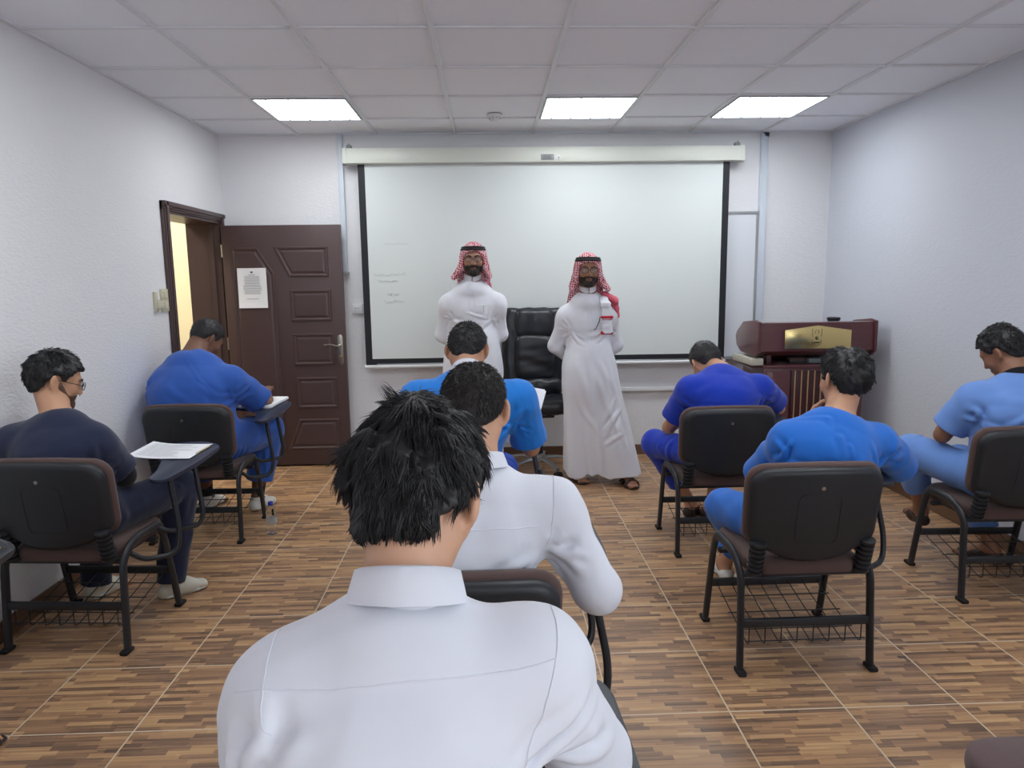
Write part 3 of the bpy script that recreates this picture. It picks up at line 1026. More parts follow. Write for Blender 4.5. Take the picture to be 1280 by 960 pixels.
# ================================================================ lectern
M_maho = mat('mahogany_veneer', srgb(94, 52, 55), 0.28, var=0.16, var_scale=1.0, stretch=(3, 3, 40), coat=0.3)
M_maho_d = mat('dark_mahogany', srgb(60, 28, 30), 0.35, var=0.12, var_scale=1.0, stretch=(3, 3, 40))
M_lam = mat('pale_edge_laminate', srgb(196, 192, 176), 0.5)
M_gold = mat('polished_brass_plate', srgb(224, 200, 138), 0.18, metal=1.0)
M_goldstrip = mat('brass_strip', srgb(190, 150, 110), 0.4, metal=0.4)
M_engrave = mat('engraved_black', srgb(44, 38, 26), 0.6)
t = thing('lectern', 'mahogany lectern with a brass crest plate in the right-hand corner', 'lectern', (2.37, 5.0, 0.0))
bm = bmesh.new(); box(bm, (0.0, 0.24, 0.45), (0.74, 0.42, 0.86), 0.004); box(bm, (0.0, 0.24, 0.03), (0.80, 0.46, 0.06), 0.006)
obj('cabinet', bm, M_maho, t)
bm = bmesh.new(); box(bm, (0, 0.24, 0.89), (0.76, 0.45, 0.022), 0.004); obj('cabinet_top', bm, M_maho, t)
for s in (-1, 1):
    bm = bmesh.new(); box(bm, (s * 0.27, 0.02, 0.46), (0.17, 0.018, 0.80), 0.005); obj('side_panel', bm, M_maho, t)
bm = bmesh.new(); box(bm, (0.0, 0.022, 0.46), (0.34, 0.016, 0.80), 0.003); fp = obj('slatted_panel', bm, M_maho_d, t)
for i in range(7):
    bm = bmesh.new(); box(bm, (-0.144 + 0.048 * i, 0.012, 0.46), (0.008, 0.008, 0.80), 0.002); obj('brass_strip', bm, M_goldstrip, fp)
for s in (-1, 1):
    bm = bmesh.new(); box(bm, (s * 0.33, 0.22, 0.935), (0.035, 0.36, 0.075), 0.003); obj('riser', bm, M_maho_d, t)
bm = bmesh.new(); box(bm, (0, 0.40, 0.94), (0.66, 0.02, 0.08), 0.003); obj('rear_board', bm, M_maho_d, t)
# top box: front board, chamfered cheeks, sloping reading surface
bm = bmesh.new()
prism(bm, [(0.0, 1.005), (0.0, 1.208), (0.055, 1.212), (0.42, 1.10), (0.44, 1.075), (0.40, 0.985), (0.06, 0.965)], 0.83, 'x', -0.415, 0.003)
obj('top_box', bm, M_maho, t)
for s in (-1, 1):
    bm = bmesh.new()
    prism(bm, [(-0.012, 0.998), (-0.012, 1.216), (0.06, 1.228), (0.30, 1.205), (0.43, 1.125), (0.455, 1.085), (0.43, 1.02), (0.34, 0.975), (0.05, 0.958)], 0.022, 'x', s * 0.425 - 0.011, 0.004)
    obj('cheek', bm, M_maho, t)
bm = bmesh.new()
prism(bm, [(-0.245, 1.022), (-0.245, 1.158), (-0.008, 1.189), (0.240, 1.152), (0.240, 1.022)], 0.006, 'y', -0.019, 0.002)
pl = obj('crest_plate', bm, M_gold, t)
# engraved crest: a shield-like roundel between two uprights, over a scroll
bm = bmesh.new()
Rm = Matrix.Rotation(PI / 2, 4, 'X')
lathe(bm, [(0.012, 0), (0.012, 0.0012)], 20, Matrix.Translation((-0.012, -0.0192, 1.098)) @ Rm)
obj('crest_roundel', bm, M_engrave, pl)
bm = bmesh.new(); lathe(bm, [(0.005, 0), (0.005, 0.0012)], 12, Matrix.Translation((-0.008, -0.0206, 1.101)) @ Rm); obj('crest_centre', bm, M_gold, pl)
for s in (-1, 1):
    bm = bmesh.new(); tube(bm, [(-0.012 + s * 0.032, -0.0195, 1.108), (-0.012 + s * 0.034, -0.0195, 1.165)], 0.003, 0.0012, 6); obj('crest_upright', bm, M_engrave, pl)
    bm = bmesh.new(); tube(bm, fillet([(-0.012 + s * 0.008, -0.0195, 1.132), (-0.012 + s * 0.016, -0.0195, 1.14), (-0.012 + s * 0.006, -0.0195, 1.158)], 0.01), 0.003, 0.0012, 6); obj('crest_leaf', bm, M_engrave, pl)
    bm = bmesh.new(); tube(bm, fillet([(-0.012 + s * 0.030, -0.0195, 1.085), (-0.012 + s * 0.034, -0.0195, 1.062), (-0.012 + s * 0.012, -0.0195, 1.046), (-0.012, -0.0195, 1.044)], 0.015), 0.0022, 0.0012, 6); obj('crest_scroll', bm, M_engrave, pl)
bm = bmesh.new(); box(bm, (-0.012, -0.0195, 1.066), (0.044, 0.0016, 0.008)); obj('crest_band', bm, M_engrave, pl)
# side shelf
bm = bmesh.new(); box(bm, (-0.415, 0.24, 0.925), (0.09, 0.40, 0.05), 0.003); obj('side_shelf', bm, M_lam, t)
bm = bmesh.new(); box(bm, (-0.415, 0.24, 0.892), (0.09, 0.40, 0.014), 0.002); obj('side_shelf_edge', bm, M_maho_d, t)

t = thing('cup', 'black lidded cup standing on top of the lectern', 'cup', (2.600, 5.24, 1.168))
bm = bmesh.new(); lathe(bm, [(0.036, 0), (0.043, 0.045), (0.044, 0.05)], 28); obj('body', bm, mat('dark_cup', srgb(38, 44, 46), 0.4), t)
bm = bmesh.new(); lathe(bm, [(0.047, 0.045), (0.048, 0.056), (0.042, 0.062), (0.02, 0.063)], 28); obj('lid', bm, M_black, t)
t = thing('folder', 'grey folder lying in the gap under the lectern top', 'folder', (2.46, 5.20, 0.903))
bm = bmesh.new(); box(bm, (0, 0, 0.02), (0.22, 0.26, 0.036), 0.006); obj('cover', bm, mat('grey_folder', srgb(96, 104, 106), 0.5), t)
bm = bmesh.new(); box(bm, (0.004, 0, 0.02), (0.218, 0.25, 0.024), 0.002); obj('pages', bm, M_paper, t)
t = thing('duster', 'brown duster lying beside the grey folder under the lectern top', 'duster', (2.28, 5.13, 0.903))
bm = bmesh.new(); box(bm, (0, 0, 0.028), (0.12, 0.06, 0.03), 0.01, 3); obj('handle', bm, M_brown, t)
bm = bmesh.new(); box(bm, (0, 0, 0.008), (0.12, 0.06, 0.016), 0.003); obj('felt_pad', bm, M_black, t)

# ================================================================ office chair
M_leather = mat('black_leather', srgb(34, 36, 42), 0.36, var=0.08, var_scale=20, bump=0.3, bump_scale=70, bdist=0.002)
M_chrome = mat('grey_metal', srgb(172, 174, 178), 0.3, metal=0.8)
t = thing('office_chair', 'black leather swivel chair between the two standing teachers', 'office chair', (0.395, 5.575, 0.0), math.radians(184))
def pad(name, c, w, hgt, d, M, k, seed, puff=0.0):
    """a leather pad as a soft implicit slab"""
    W = wave(seed, 22, 0.004)
    pr = [prim((-w / 2 + d, 0, -hgt / 2 + d), (w / 2 - d, 0, -hgt / 2 + d), d, k=k), prim((-w / 2 + d, 0, hgt / 2 - d), (w / 2 - d, 0, hgt / 2 - d), d, k=k)]
    n = max(2, int((hgt - 2 * d) / (d * 1.0)))
    for i in range(1, n):
        z = -hgt / 2 + d + (hgt - 2 * d) * i / n
        pr.append(prim((-w / 2 + d, puff * 0.5, z), (w / 2 - d, puff * 0.5, z), d * (1 + 0.08 * math.sin(PI * i / n)), k=k))
    V, F = sdf_geo(pr, 0.008, W, 0.006)
    V = np.c_[V, np.ones(len(V))] @ np.array(Matrix.Translation(c) @ M).T
    return geo_obj(name, V[:, :3], F, M_leather, t)
I4 = Matrix.Identity(4)
tilt = Matrix.Rotation(math.radians(5), 4, 'X')
pad('backrest', (0, -0.27, 0.96), 0.50, 0.70, 0.045, tilt, 0.05, 3)
pad('back_panel', (0, -0.222, 0.90), 0.30, 0.38, 0.035, tilt, 0.06, 5)
pad('headrest', (0, -0.262, 1.18), 0.32, 0.24, 0.045, tilt, 0.05, 7)
pad('lumbar_pad', (0, -0.185, 0.66), 0.42, 0.15, 0.045, tilt, 0.05, 8)
pad('seat', (0, 0.0, 0.545), 0.52, 0.50, 0.055, Matrix.Rotation(math.radians(-88), 4, 'X'), 0.05, 11)
for s in (-1, 1):
    bm = bmesh.new(); tube(bm, fillet([(s * 0.25, -0.16, 0.52), (s * 0.30, -0.12, 0.55), (s * 0.31, -0.08, 0.73), (s * 0.31, 0.17, 0.73), (s * 0.30, 0.17, 0.55), (s * 0.25, 0.12, 0.50)], 0.05, 6), 0.014, 0.02, 10, up=(1, 0, 0)); ar = obj('armrest', bm, M_frame, t)
    bm = bmesh.new(); box(bm, (s * 0.31, 0.045, 0.755), (0.065, 0.26, 0.035), 0.014, 3); obj('arm_pad', bm, M_leather, ar)
bm = bmesh.new(); box(bm, (0, 0, 0.475), (0.22, 0.26, 0.035), 0.01); obj('mechanism', bm, M_frame, t)
bm = bmesh.new(); lathe(bm, [(0.035, 0.13), (0.035, 0.30), (0.022, 0.31), (0.022, 0.47)], 20); obj('gas_column', bm, M_frame, t)
bm = bmesh.new(); lathe(bm, [(0.05, 0.085), (0.052, 0.14), (0.036, 0.15)], 24); sb = obj('star_base', bm, M_chrome, t)
for i in range(5):
    a = math.radians(38 + 72 * i)
    ca, sa = math.cos(a), math.sin(a)
    bm = bmesh.new(); tube(bm, fillet([(0.03 * ca, 0.03 * sa, 0.115), (0.18 * ca, 0.18 * sa, 0.108), (0.31 * ca, 0.31 * sa, 0.082)], 0.05), 0.024, 0.015, 8, taper=lambda q: 1.1 - 0.35 * q); obj('spoke', bm, M_chrome, sb)
    bm = bmesh.new()
    for dz in (-0.017, 0.017):
        lathe(bm, [(0.03, -0.010), (0.032, 0), (0.03, 0.010)], 20, Matrix.Translation((0.315 * ca - sa * dz, 0.315 * sa + ca * dz, 0.032)) @ Matrix.Rotation(a, 4, 'Z') @ Matrix.Rotation(PI / 2, 4, 'X'))
    box(bm, (0.315 * ca, 0.315 * sa, 0.055), (0.03, 0.03, 0.022), 0.006)
    obj('caster', bm, M_rubber, t)

# ================================================================ papers, pens, bottle
def sheet_stack(name, label, cat, loc, rz, w, d, hgt, curl=0.0, lines=True, mats=None, tilt=0.0, n=1, group=None):
    t = thing(name, label, cat, loc, rz, group)
    for k in range(n):
        bm = bmesh.new()
        nx, ny = 8, 6
        def zf(x, y): return k * 0.0022 + curl * max(0, -x / (w / 2)) ** 2 * 1.0 + tilt * y
        rk = Matrix.Rotation(0.05 * k, 2)
        top = [[None] * (nx + 1) for _ in range(ny + 1)]; bot = [[None] * (nx + 1) for _ in range(ny + 1)]
        for j in range(ny + 1):
            for i in range(nx + 1):
                p = rk @ Vector(((i / nx - 0.5) * w, (j / ny - 0.5) * d))
                top[j][i] = bm.verts.new((p.x, p.y, zf(p.x, p.y) + hgt)); bot[j][i] = bm.verts.new((p.x, p.y, zf(p.x, p.y)))
        for j in range(ny):
            for i in range(nx):
                bm.faces.new((top[j][i], top[j][i + 1], top[j + 1][i + 1], top[j + 1][i])); bm.faces.new((bot[j][i], bot[j + 1][i], bot[j + 1][i + 1], bot[j][i + 1]))
        for j in range(ny):
            bm.faces.new((top[j][0], top[j + 1][0], bot[j + 1][0], bot[j][0])); bm.faces.new((top[j][nx], bot[j][nx], bot[j + 1][nx], top[j + 1][nx]))
        for i in range(nx):
            bm.faces.new((top[0][i], bot[0][i], bot[0][i + 1], top[0][i + 1])); bm.faces.new((top[ny][i], top[ny][i + 1], bot[ny][i + 1], bot[ny][i]))
        obj('sheet', bm, M_paper, t, smooth=False)
    if lines:
        bm = bmesh.new()
        rs = random.Random(int(abs(loc[0]) * 1000))
        y = d * 0.40
        while y > -d * 0.42:
            wl = w * rs.uniform(0.45, 0.8)
            xs = [-w * 0.42 + wl * i / 5 for i in range(6)]
            for a, b in zip(xs, xs[1:]):
                q = [bm.verts.new((x, yy, hgt + 0.0006 + (n - 1) * 0.0022 + curl * max(0, -x / (w / 2)) ** 2 + tilt * yy)) for x, yy in ((a, y), (b, y), (b, y + 0.0022), (a, y + 0.0022))]
                bm.faces.new(q)
            y -= d * 0.055
        obj('printed_lines', bm, M_ink, t, smooth=False)
    return t
def pencil(label, loc, rz, cat='pencil', tilt=3.0):
    t = thing('pencil', label, cat, loc, rz)
    Mx = Matrix.Rotation(math.radians(tilt), 4, 'X') @ Matrix.Rotation(-PI / 2, 4, 'X')
    bm = bmesh.new(); lathe(bm, [(0.0036, -0.07), (0.0036, 0.055), (0.0034, 0.056)], 6, Mx); obj('shaft', bm, mat('pencil_wood', srgb(214, 190, 150), 0.5), t)
    bm = bmesh.new(); lathe(bm, [(0.0034, 0.055), (0.0006, 0.072)], 8, Mx); obj('tip', bm, mat('pencil_tip', srgb(70, 60, 50), 0.5), t)
    return t
def on(k, lx, ly, lz):
    M = Matrix.Rotation(chairs[k].rotation_euler.z, 3, 'Z')
    return tuple(M @ Vector((lx, ly, lz)) + chairs[k].location)
sheet_stack('exam_paper', 'white printed exam sheet on the tablet of the student in navy', 'paper', on('B', 0.225, 0.335, 0.742), math.radians(-4), 0.30, 0.24, 0.0012, curl=0.015, tilt=math.tan(math.radians(3)))
pencil('pencil lying on the outer edge of the navy student\'s tablet', on('B', 0.375, 0.36, 0.7455), math.radians(-8))
sheet_stack('answer_booklet', 'thick white answer booklet on the tablet of the heavy student by the door', 'booklet', on('A', 0.25, 0.385, 0.745), math.radians(-8), 0.22, 0.29, 0.012, curl=0.0, tilt=math.tan(math.radians(3)), n=2)
hp_ = sheet_stack('exam_paper', 'white sheets held up by the student in bright blue, showing past his shoulder', 'paper', (0.13, 3.36, 0.90), math.radians(-14), 0.22, 0.30, 0.003, n=2)
hp_.rotation_euler = (math.radians(58), math.radians(12), math.radians(-14))
sheet_stack('exam_paper', 'white sheet in front of the student in royal blue beside the lectern', 'paper', on('F', 0.24, 0.37, 0.744), 0.0, 0.21, 0.29, 0.0012, tilt=math.tan(math.radians(3)))
pencil('yellow pencil on the tablet at the left edge of the photo', on('I', 0.335, 0.40, 0.7475), math.radians(-62), tilt=1.5)

t = thing('water_bottle', 'small clear water bottle with a blue cap standing on the floor by the door', 'bottle', (-1.362, 4.255, 0.0))
M_pet = mat('clear_plastic', (0.92, 0.96, 1.0, 1), 0.06, trans=1.0, ior=1.2)
bm = bmesh.new()
lathe(bm, [(0.024, 0.002), (0.031, 0.006), (0.032, 0.03), (0.030, 0.034), (0.032, 0.038), (0.032, 0.062), (0.030, 0.066), (0.032, 0.070), (0.0315, 0.118), (0.0295, 0.122), (0.0315, 0.128), (0.030, 0.145), (0.022, 0.168), (0.014, 0.180), (0.0125, 0.184), (0.0125, 0.196)], 32)
obj('body', bm, M_pet, t, angle=60)
bm = bmesh.new(); lathe(bm, [(0.015, 0.185), (0.0155, 0.188), (0.0155, 0.204), (0.013, 0.207)], 24); obj('cap', bm, mat('blue_cap', srgb(36, 60, 170), 0.4), t)
bm = bmesh.new(); lathe(bm, [(0.0325, 0.074), (0.0325, 0.112)], 32, cap=False); lab = obj('paper_label', bm, mat('pale_label', srgb(206, 222, 236), 0.3, trans=0.75, ior=1.1), t)
# ================================================================ people
M_skin = {}
def skin(key, col):
    m = mat('skin_' + key, col, 0.5, var=0.10, var_scale=14, bump=0.12, bump_scale=160, bdist=0.001)
    b = m.node_tree.nodes.get('Principled BSDF')
    _set(b, 'Subsurface Weight', 0.08)
    if 'Subsurface Radius' in b.inputs: b.inputs['Subsurface Radius'].default_value = (0.012, 0.005, 0.003)
    M_skin[key] = m
    return m
skin('tanned', srgb(156, 116, 96)); skin('tan', srgb(196, 148, 118)); skin('light', srgb(206, 160, 132)); skin('brown', srgb(146, 103, 80)); skin('olive', srgb(176, 130, 102)); skin('deep', srgb(122, 86, 68))
M_hair = mat('black_hair', srgb(30, 29, 32), 0.5, var=0.25, var_scale=60, bump=0.5, bump_scale=240, bdist=0.002, spec=0.6)
M_hair2 = mat('dark_brown_hair', srgb(38, 34, 34), 0.55, var=0.25, var_scale=60, bump=0.5, bump_scale=240, bdist=0.002)
M_beard = mat('dark_beard', srgb(38, 32, 30), 0.7, var=0.3, var_scale=90, bump=0.5, bump_scale=300, bdist=0.002)
M_lip = mat('lips', srgb(112, 74, 68), 0.45)
M_eye = mat('eye_white', srgb(225, 220, 214), 0.25)
M_iris = mat('dark_iris', srgb(30, 20, 16), 0.2)
M_glassframe = mat('spectacle_frame', srgb(40, 40, 44), 0.35, metal=0.5)
def lens_material():
    m = bpy.data.materials.new('spectacle_lens'); m.use_nodes = True
    nt = m.node_tree; nt.nodes.remove(nt.nodes.get('Principled BSDF'))
    t_ = nt.nodes.new('ShaderNodeBsdfTransparent'); t_.inputs[0].default_value = (0.94, 0.95, 0.96, 1)
    g_ = nt.nodes.new('ShaderNodeBsdfGlossy'); g_.inputs['Roughness'].default_value = 0.05
    mx = nt.nodes.new('ShaderNodeMixShader'); mx.inputs[0].default_value = 0.04
    nt.links.new(t_.outputs[0], mx.inputs[1]); nt.links.new(g_.outputs[0], mx.inputs[2])
    nt.links.new(mx.outputs[0], nt.nodes.get('Material Output').inputs[0])
    return m
M_lens = lens_material()
def cloth_mat(name, col, rough=0.85, sheen=0.2, var=0.03, weave=700):
    return mat(name, col, rough, var=var, var_scale=5, bump=0.15, bump_scale=weave, bdist=0.0006, sheen=sheen, spec=0.25)
M_white = cloth_mat('white_shirt_cotton', srgb(220, 222, 231))
M_thobe = cloth_mat('white_thobe_cotton', srgb(222, 224, 232))
M_blueA = cloth_mat('blue_scrub_cotton', srgb(52, 94, 178))
M_navy = cloth_mat('navy_scrub_cotton', srgb(36, 42, 66))
M_blueC = cloth_mat('bright_blue_scrub', srgb(32, 116, 200))
M_blueF = cloth_mat('royal_blue_scrub', srgb(28, 58, 176))
M_blueG = cloth_mat('azure_scrub', srgb(34, 104, 194))
M_blueH = cloth_mat('pale_blue_scrub', srgb(108, 146, 212))
M_shoe = mat('white_trainer', srgb(216, 216, 210), 0.6, var=0.05, var_scale=30)
M_sole = mat('shoe_sole', srgb(200, 198, 190), 0.7)
M_sockb = cloth_mat('black_sock', srgb(26, 26, 30))
M_sandal = mat('dark_sandal_leather', srgb(54, 40, 34), 0.5)
M_undershirt = cloth_mat('black_undershirt', srgb(28, 28, 32))

class Person:
    """joints (world metres) -> one continuous body, with hair and clothes as its parts"""
    def __init__(s, label, base, J, skin_key, bulk=1.0, group=None, headscale=1.0, h=0.006):
        s.o = V3(base[0], base[1], 0.0)
        s.root = thing('person', label, 'person', (base[0], base[1], 0.0), 0, group)
        s.J = {k: V3(v) for k, v in J.items()}
        s.b = bulk; s.sk = skin_key; s.hs = headscale; s.h = h
        J = s.J
        s.side = nrm(J['SR'] - J['SL'])
        s.hf = nrm(J['hf']); s.hr = nrm(np.cross(s.hf, J['hu'])); s.hu = np.cross(s.hr, s.hf)
        up = nrm(J['N'] - J['P']); s.up = up
        s.fwd = nrm(np.cross(up, s.side))
        if 'C' not in J:
            J['C'] = J['P'] * 0.38 + J['N'] * 0.62 - s.fwd * 0.035
    def hp(s, x, y, z):           # head space -> world
        return s.J['head'] + s.hs * (x * s.hr + y * s.hf + z * s.hu)
    def hl(s, X):
        q = (X - s.J['head']) / s.hs
        return np.stack([q @ s.hr, q @ s.hf, q @ s.hu], 1)
    # ---- head
    def head_prims(s, face=True):
        hp, k = s.hp, s.hs
        E = lambda c, r, kk=0.02, op='+': ell(hp(*c), (r[0] * k, r[1] * k, r[2] * k), side=s.hr, axis=s.hu, k=kk, op=op)
        def E2(c, r, kk=0.02, op='+'):      # radii given x, y(forward), z
            p = ell(hp(*c), (r[0] * k, r[1] * k, r[2] * k), side=s.hr, axis=s.hu, k=kk, op=op)
            return p
        cap = lambda a, b, ra, rb=None, kk=0.015, op='+': prim(hp(*a), hp(*b), ra * k, (rb if rb else ra) * k, k=kk, op=op)
        P = [E2((0, -0.010, 0.028), (0.076, 0.097, 0.088)),
             E2((0, 0.036, -0.028), (0.060, 0.056, 0.078), 0.03)]
        for sx in (-1, 1):
            P += [cap((sx * 0.050, -0.004, -0.052), (sx * 0.014, 0.066, -0.096), 0.017, 0.017, 0.03),
                  cap((sx * 0.052, 0.0, -0.02), (sx * 0.050, -0.004, -0.055), 0.018, 0.016, 0.03),
                  E2((sx * 0.040, 0.060, -0.030), (0.022, 0.022, 0.020), 0.03),
                  cap((sx * 0.014, 0.086, 0.020), (sx * 0.046, 0.072, 0.020), 0.012, 0.010, 0.015)]
        P += [E2((0, 0.072, -0.100), (0.020, 0.018, 0.016), 0.02)]
        for sx in (-1, 1):
            P += [E2((sx * 0.032, 0.100, 0.000), (0.017, 0.018, 0.011), 0.012, '-')]
            P += [E2((sx * 0.031, 0.076, -0.001), (0.016, 0.012, 0.012), 0.006)]
        P += [cap((0, 0.088, 0.006), (0, 0.107, -0.034), 0.008, 0.011, 0.014)]
        for sx in (-1, 1):
            P += [E2((sx * 0.012, 0.098, -0.038), (0.008, 0.010, 0.007), 0.008)]
            # ear: shell with a hollow
            P += [ell(hp(sx * 0.087, -0.014, -0.010), (0.0095 * k, 0.021 * k, 0.034 * k), side=s.hr + 0.6 * sx * s.hf, axis=s.hu - 0.15 * s.hf, k=0.006),
                  cap((sx * 0.074, -0.002, -0.028), (sx * 0.079, -0.004, -0.040), 0.009, 0.009, 0.006),
                  ell(hp(sx * 0.099, -0.004, -0.006), (0.008 * k, 0.011 * k, 0.019 * k), side=s.hr, axis=s.hu, k=0.004, op='-')]
        P += [E2((0, 0.090, -0.063), (0.024, 0.010, 0.0065), 0.006), E2((0, 0.088, -0.075), (0.020, 0.010, 0.007), 0.006)]
        # neck
        nb = s.J['N']
        P += [prim(hp(0, -0.022, -0.045), nb + s.up * 0.01, (0.054 * s.nk, 0.058 * s.nk), (0.062 * s.nk, 0.060 * s.nk), side=s.side, k=0.03)]
        return P
    nk = 1.0
    # ---- torso and limbs
    def torso(s, inf=0.0, k=0.05, drape=0.0, wide=1.0):
        J, b, sd = s.J, s.b, s.side
        M = J['P'] * 0.62 + J['C'] * 0.38
        top = J['C'] * 0.35 + J['N'] * 0.65
        R = lambda rs, rd: (rs * b * wide + inf, rd * b + inf)
        P = [prim(J['P'], M, R(0.158, 0.112), R(0.145, 0.108 + drape), side=sd, k=k),
             prim(M, J['C'], R(0.145, 0.108 + drape), R(0.160, 0.112 + drape * 0.6), side=sd, k=k),
             prim(J['C'], top, R(0.160, 0.112 + drape * 0.6), R(0.115, 0.085), side=sd, k=k)]
        for S in ('SL', 'SR'):
            P += [prim(J['N'] - s.up * 0.040, J[S] - s.up * 0.012, 0.052 + inf, 0.042 * (0.5 + 0.5 * b) + inf, k=0.06)]
            P += [prim(J['C'] + (J[S] - J['C']) * 0.45, J[S] - s.up * 0.03, 0.085 * b + inf * 0.6, 0.046 * b + inf, k=0.07)]
        return P
    def arm_prims(s, side):
        J, b = s.J, s.b
        S, E, W = J['S' + side], J['E' + side], J['W' + side]
        bb = 0.4 + 0.6 * b
        mid = E + (W - E) * 0.28
        P = [prim(S, S + (E - S) * 0.45, 0.043 * bb, 0.046 * bb, k=0.04), prim(S + (E - S) * 0.45, E, 0.046 * bb, 0.038 * bb, k=0.02),
             prim(E, mid, 0.038 * bb, 0.041 * bb, k=0.015), prim(mid, W, 0.041 * bb, (0.027, 0.025), k=0.015)]
        # hand
        d = nrm(J.get('D' + side, W - E)); n = J.get('pn' + side, V3(0, 0, -1)); n = nrm(n - d * n.dot(d))
        t = np.cross(n, d) * (1 if side == 'L' else -1)        # towards the thumb
        if 'tf' + side in J: t = -t
        curl = s.opt.get('curl' + side, 0.45)
        P += [prim(W + d * 0.012, W + d * 0.082, (0.026, 0.016), (0.037, 0.014), side=t, k=0.012)]
        for off, Ls in ((0.029, (0.036, 0.024, 0.019)), (0.0095, (0.040, 0.027, 0.020)), (-0.0095, (0.037, 0.025, 0.019)), (-0.028, (0.029, 0.020, 0.017))):
            p = W + d * (0.088 - 0.12 * abs(off)) + t * off
            dirn = nrm(d + t * off * 1.4)
            ang = curl * 0.5
            rr = (0.0088, 0.0082, 0.0076, 0.0066)
            for i, L in enumerate(Ls):
                dd = nrm(dirn * math.cos(ang) + n * math.sin(ang))
                q = p + dd * L
                P += [prim(p, q, rr[i], rr[i + 1], k=0.003 if i else 0.006)]
                p = q; ang += curl
        p0 = W + d * 0.022 + t * 0.020
        p1 = p0 + nrm(d * 0.55 + t * 0.75 + n * 0.25) * 0.040
        p2 = p1 + nrm(d * 0.9 + t * 0.35 + n * 0.3 * (1 + curl)) * 0.030
        p3 = p2 + nrm(d * 1.0 + n * 0.5 * curl) * 0.022
        P += [prim(p0, p1, 0.014, 0.0105, k=0.01), prim(p1, p2, 0.0105, 0.0095, k=0.003), prim(p2, p3, 0.0095, 0.0075, k=0.003)]
        return P
    def leg_prims(s, side, foot=True):
        J, b = s.J, s.b
        H, K, A = J['H' + side], J['K' + side], J['A' + side]
        bb = 0.3 + 0.7 * b
        u = nrm(A - K)
        td = nrm(J.get('T' + side, V3(0, 1, 0)))
        calf = K + (A - K) * 0.32 - td * 0.012
        P = [prim(H, H + (K - H) * 0.5, 0.083 * bb, 0.072 * bb, k=0.04), prim(H + (K - H) * 0.5, K, 0.072 * bb, 0.056 * bb, k=0.02),
             prim(K, calf, 0.056 * bb, 0.054 * bb, k=0.02), prim(calf, A, 0.054 * bb, 0.034, k=0.02)]
        if foot:
            zf = A[2] - 0.052
            heel = V3(A[0], A[1], zf) - td * 0.03
            ball = V3(A[0], A[1], zf - 0.012) + td * 0.125
            sdv = np.cross(td, V3(0, 0, 1))
            P += [prim(A, heel, 0.036, 0.030, k=0.02), prim(A + V3(0, 0, -0.01), ball, (0.034, 0.034), (0.042, 0.022), side=sdv, k=0.02)]
            tip = ball + td * 0.045
            for i, o in enumerate((-0.030, -0.014, 0.001, 0.015, 0.028)):
                oo = o if side == 'R' else -o
                r = 0.0125 if i == 0 else 0.0092 - 0.0004 * i
                P += [prim(ball + sdv * oo * 1.05 + V3(0, 0, -0.008), tip + sdv * oo * 1.15 + V3(0, 0, -0.011) - td * (0.006 * max(0, i - 1)), r * 1.05, r, k=0.004)]
        return P
    opt = {}
    def body(s, hands='LR', feet=True, h=None):
        P = s.torso()
        for sd in 'LR':
            P += s.arm_prims(sd)
            P += s.leg_prims(sd, feet)
        P += s.head_prims()
        s.bp = P
        V, F = sdf_geo(P, h or s.h, None, 0.005, 1)
        s.body_o = geo_obj('body', V, F, M_skin[s.sk], s.root, s.o)
    # ---- hair
    def hair(s, mat_, thick=0.013, line=None, rough=0.003, tufts=1500, length=0.02, lift=0.5, seed=1, curl=0.3, width=0.0016, crown=(0, -0.06, 0.115), top_extra=0.0, h=0.005, droop=0.0, side_bulge=0.0, clear_ear=0.0, wavy=0.3, clump=0):
        """a cap following the skull down to a hairline, with strands grown over it"""
        line = line or [(-0.12, -0.055), (-0.07, -0.050), (-0.035, -0.030), (-0.022, -0.004), (0.0, 0.012), (0.016, 0.0), (0.026, 0.002), (0.034, 0.022), (0.06, 0.058), (0.088, 0.064), (0.13, 0.066)]
        ys = [p[0] for p in line]; zs = [p[1] for p in line]
        W = wave(seed, 55, rough); W2 = wave(seed + 5, 160, rough * 0.5)
        k = s.hs
        cap = [ell(s.hp(0, -0.010, 0.028), ((0.076 + thick + side_bulge) * k, (0.097 + thick) * k, (0.088 + thick + top_extra) * k), side=s.hr, axis=s.hu),
               prim(s.hp(0, -0.045, -0.005), s.hp(0, -0.040, -0.045), (0.070 * k, 0.060 * k), (0.062 * k, 0.046 * k), side=s.hr, k=0.03)]
        def region(d, X):
            L = s.hl(X)
            zl = np.interp(L[:, 1], ys, zs)
            e = (zl - L[:, 2]) * 0.75 * k
            # over the ears
            return comb(d, e, 'i', 0.012)
        prims = cap + [region]
        dsp = add_disp(W, W2)
        V, F = sdf_geo(prims, h, dsp, rough * 2, 1)
        s.cap_prims = prims
        # strands
        rs = np.random.RandomState(seed)
        me_v = [V]; faces = [list(map(int, f)) for f in F]; base = len(V)
        if tufts:
            f = F[rs.randint(0, len(F), tufts * 2)]
            p = V[f].mean(1)
            g = grad(prims, p, None, 0.004); g /= np.linalg.norm(g, axis=1)[:, None] + 1e-9
            keep = sdf(prims, p + g * 0.004) > 0.001
            L = s.hl(p)
            keep &= ~((np.abs(L[:, 0]) > 0.05) & (L[:, 1] > -0.040) & (L[:, 1] < 0.024) & (L[:, 2] < 0.024 + clear_ear))
            # no strands from the inner side of the cap
            nrm_out = ((L - np.array([0, -0.01, 0.02])) * np.array([1, 1, 1]))
            wn = nrm_out[:, :1] * s.hr + nrm_out[:, 1:2] * s.hf + nrm_out[:, 2:] * s.hu
            keep &= (wn * g).sum(1) > 0.3 * np.linalg.norm(wn, axis=1)
            p, g = p[keep][:tufts], g[keep][:tufts]
            n = len(p)
            cr = s.hp(*crown)
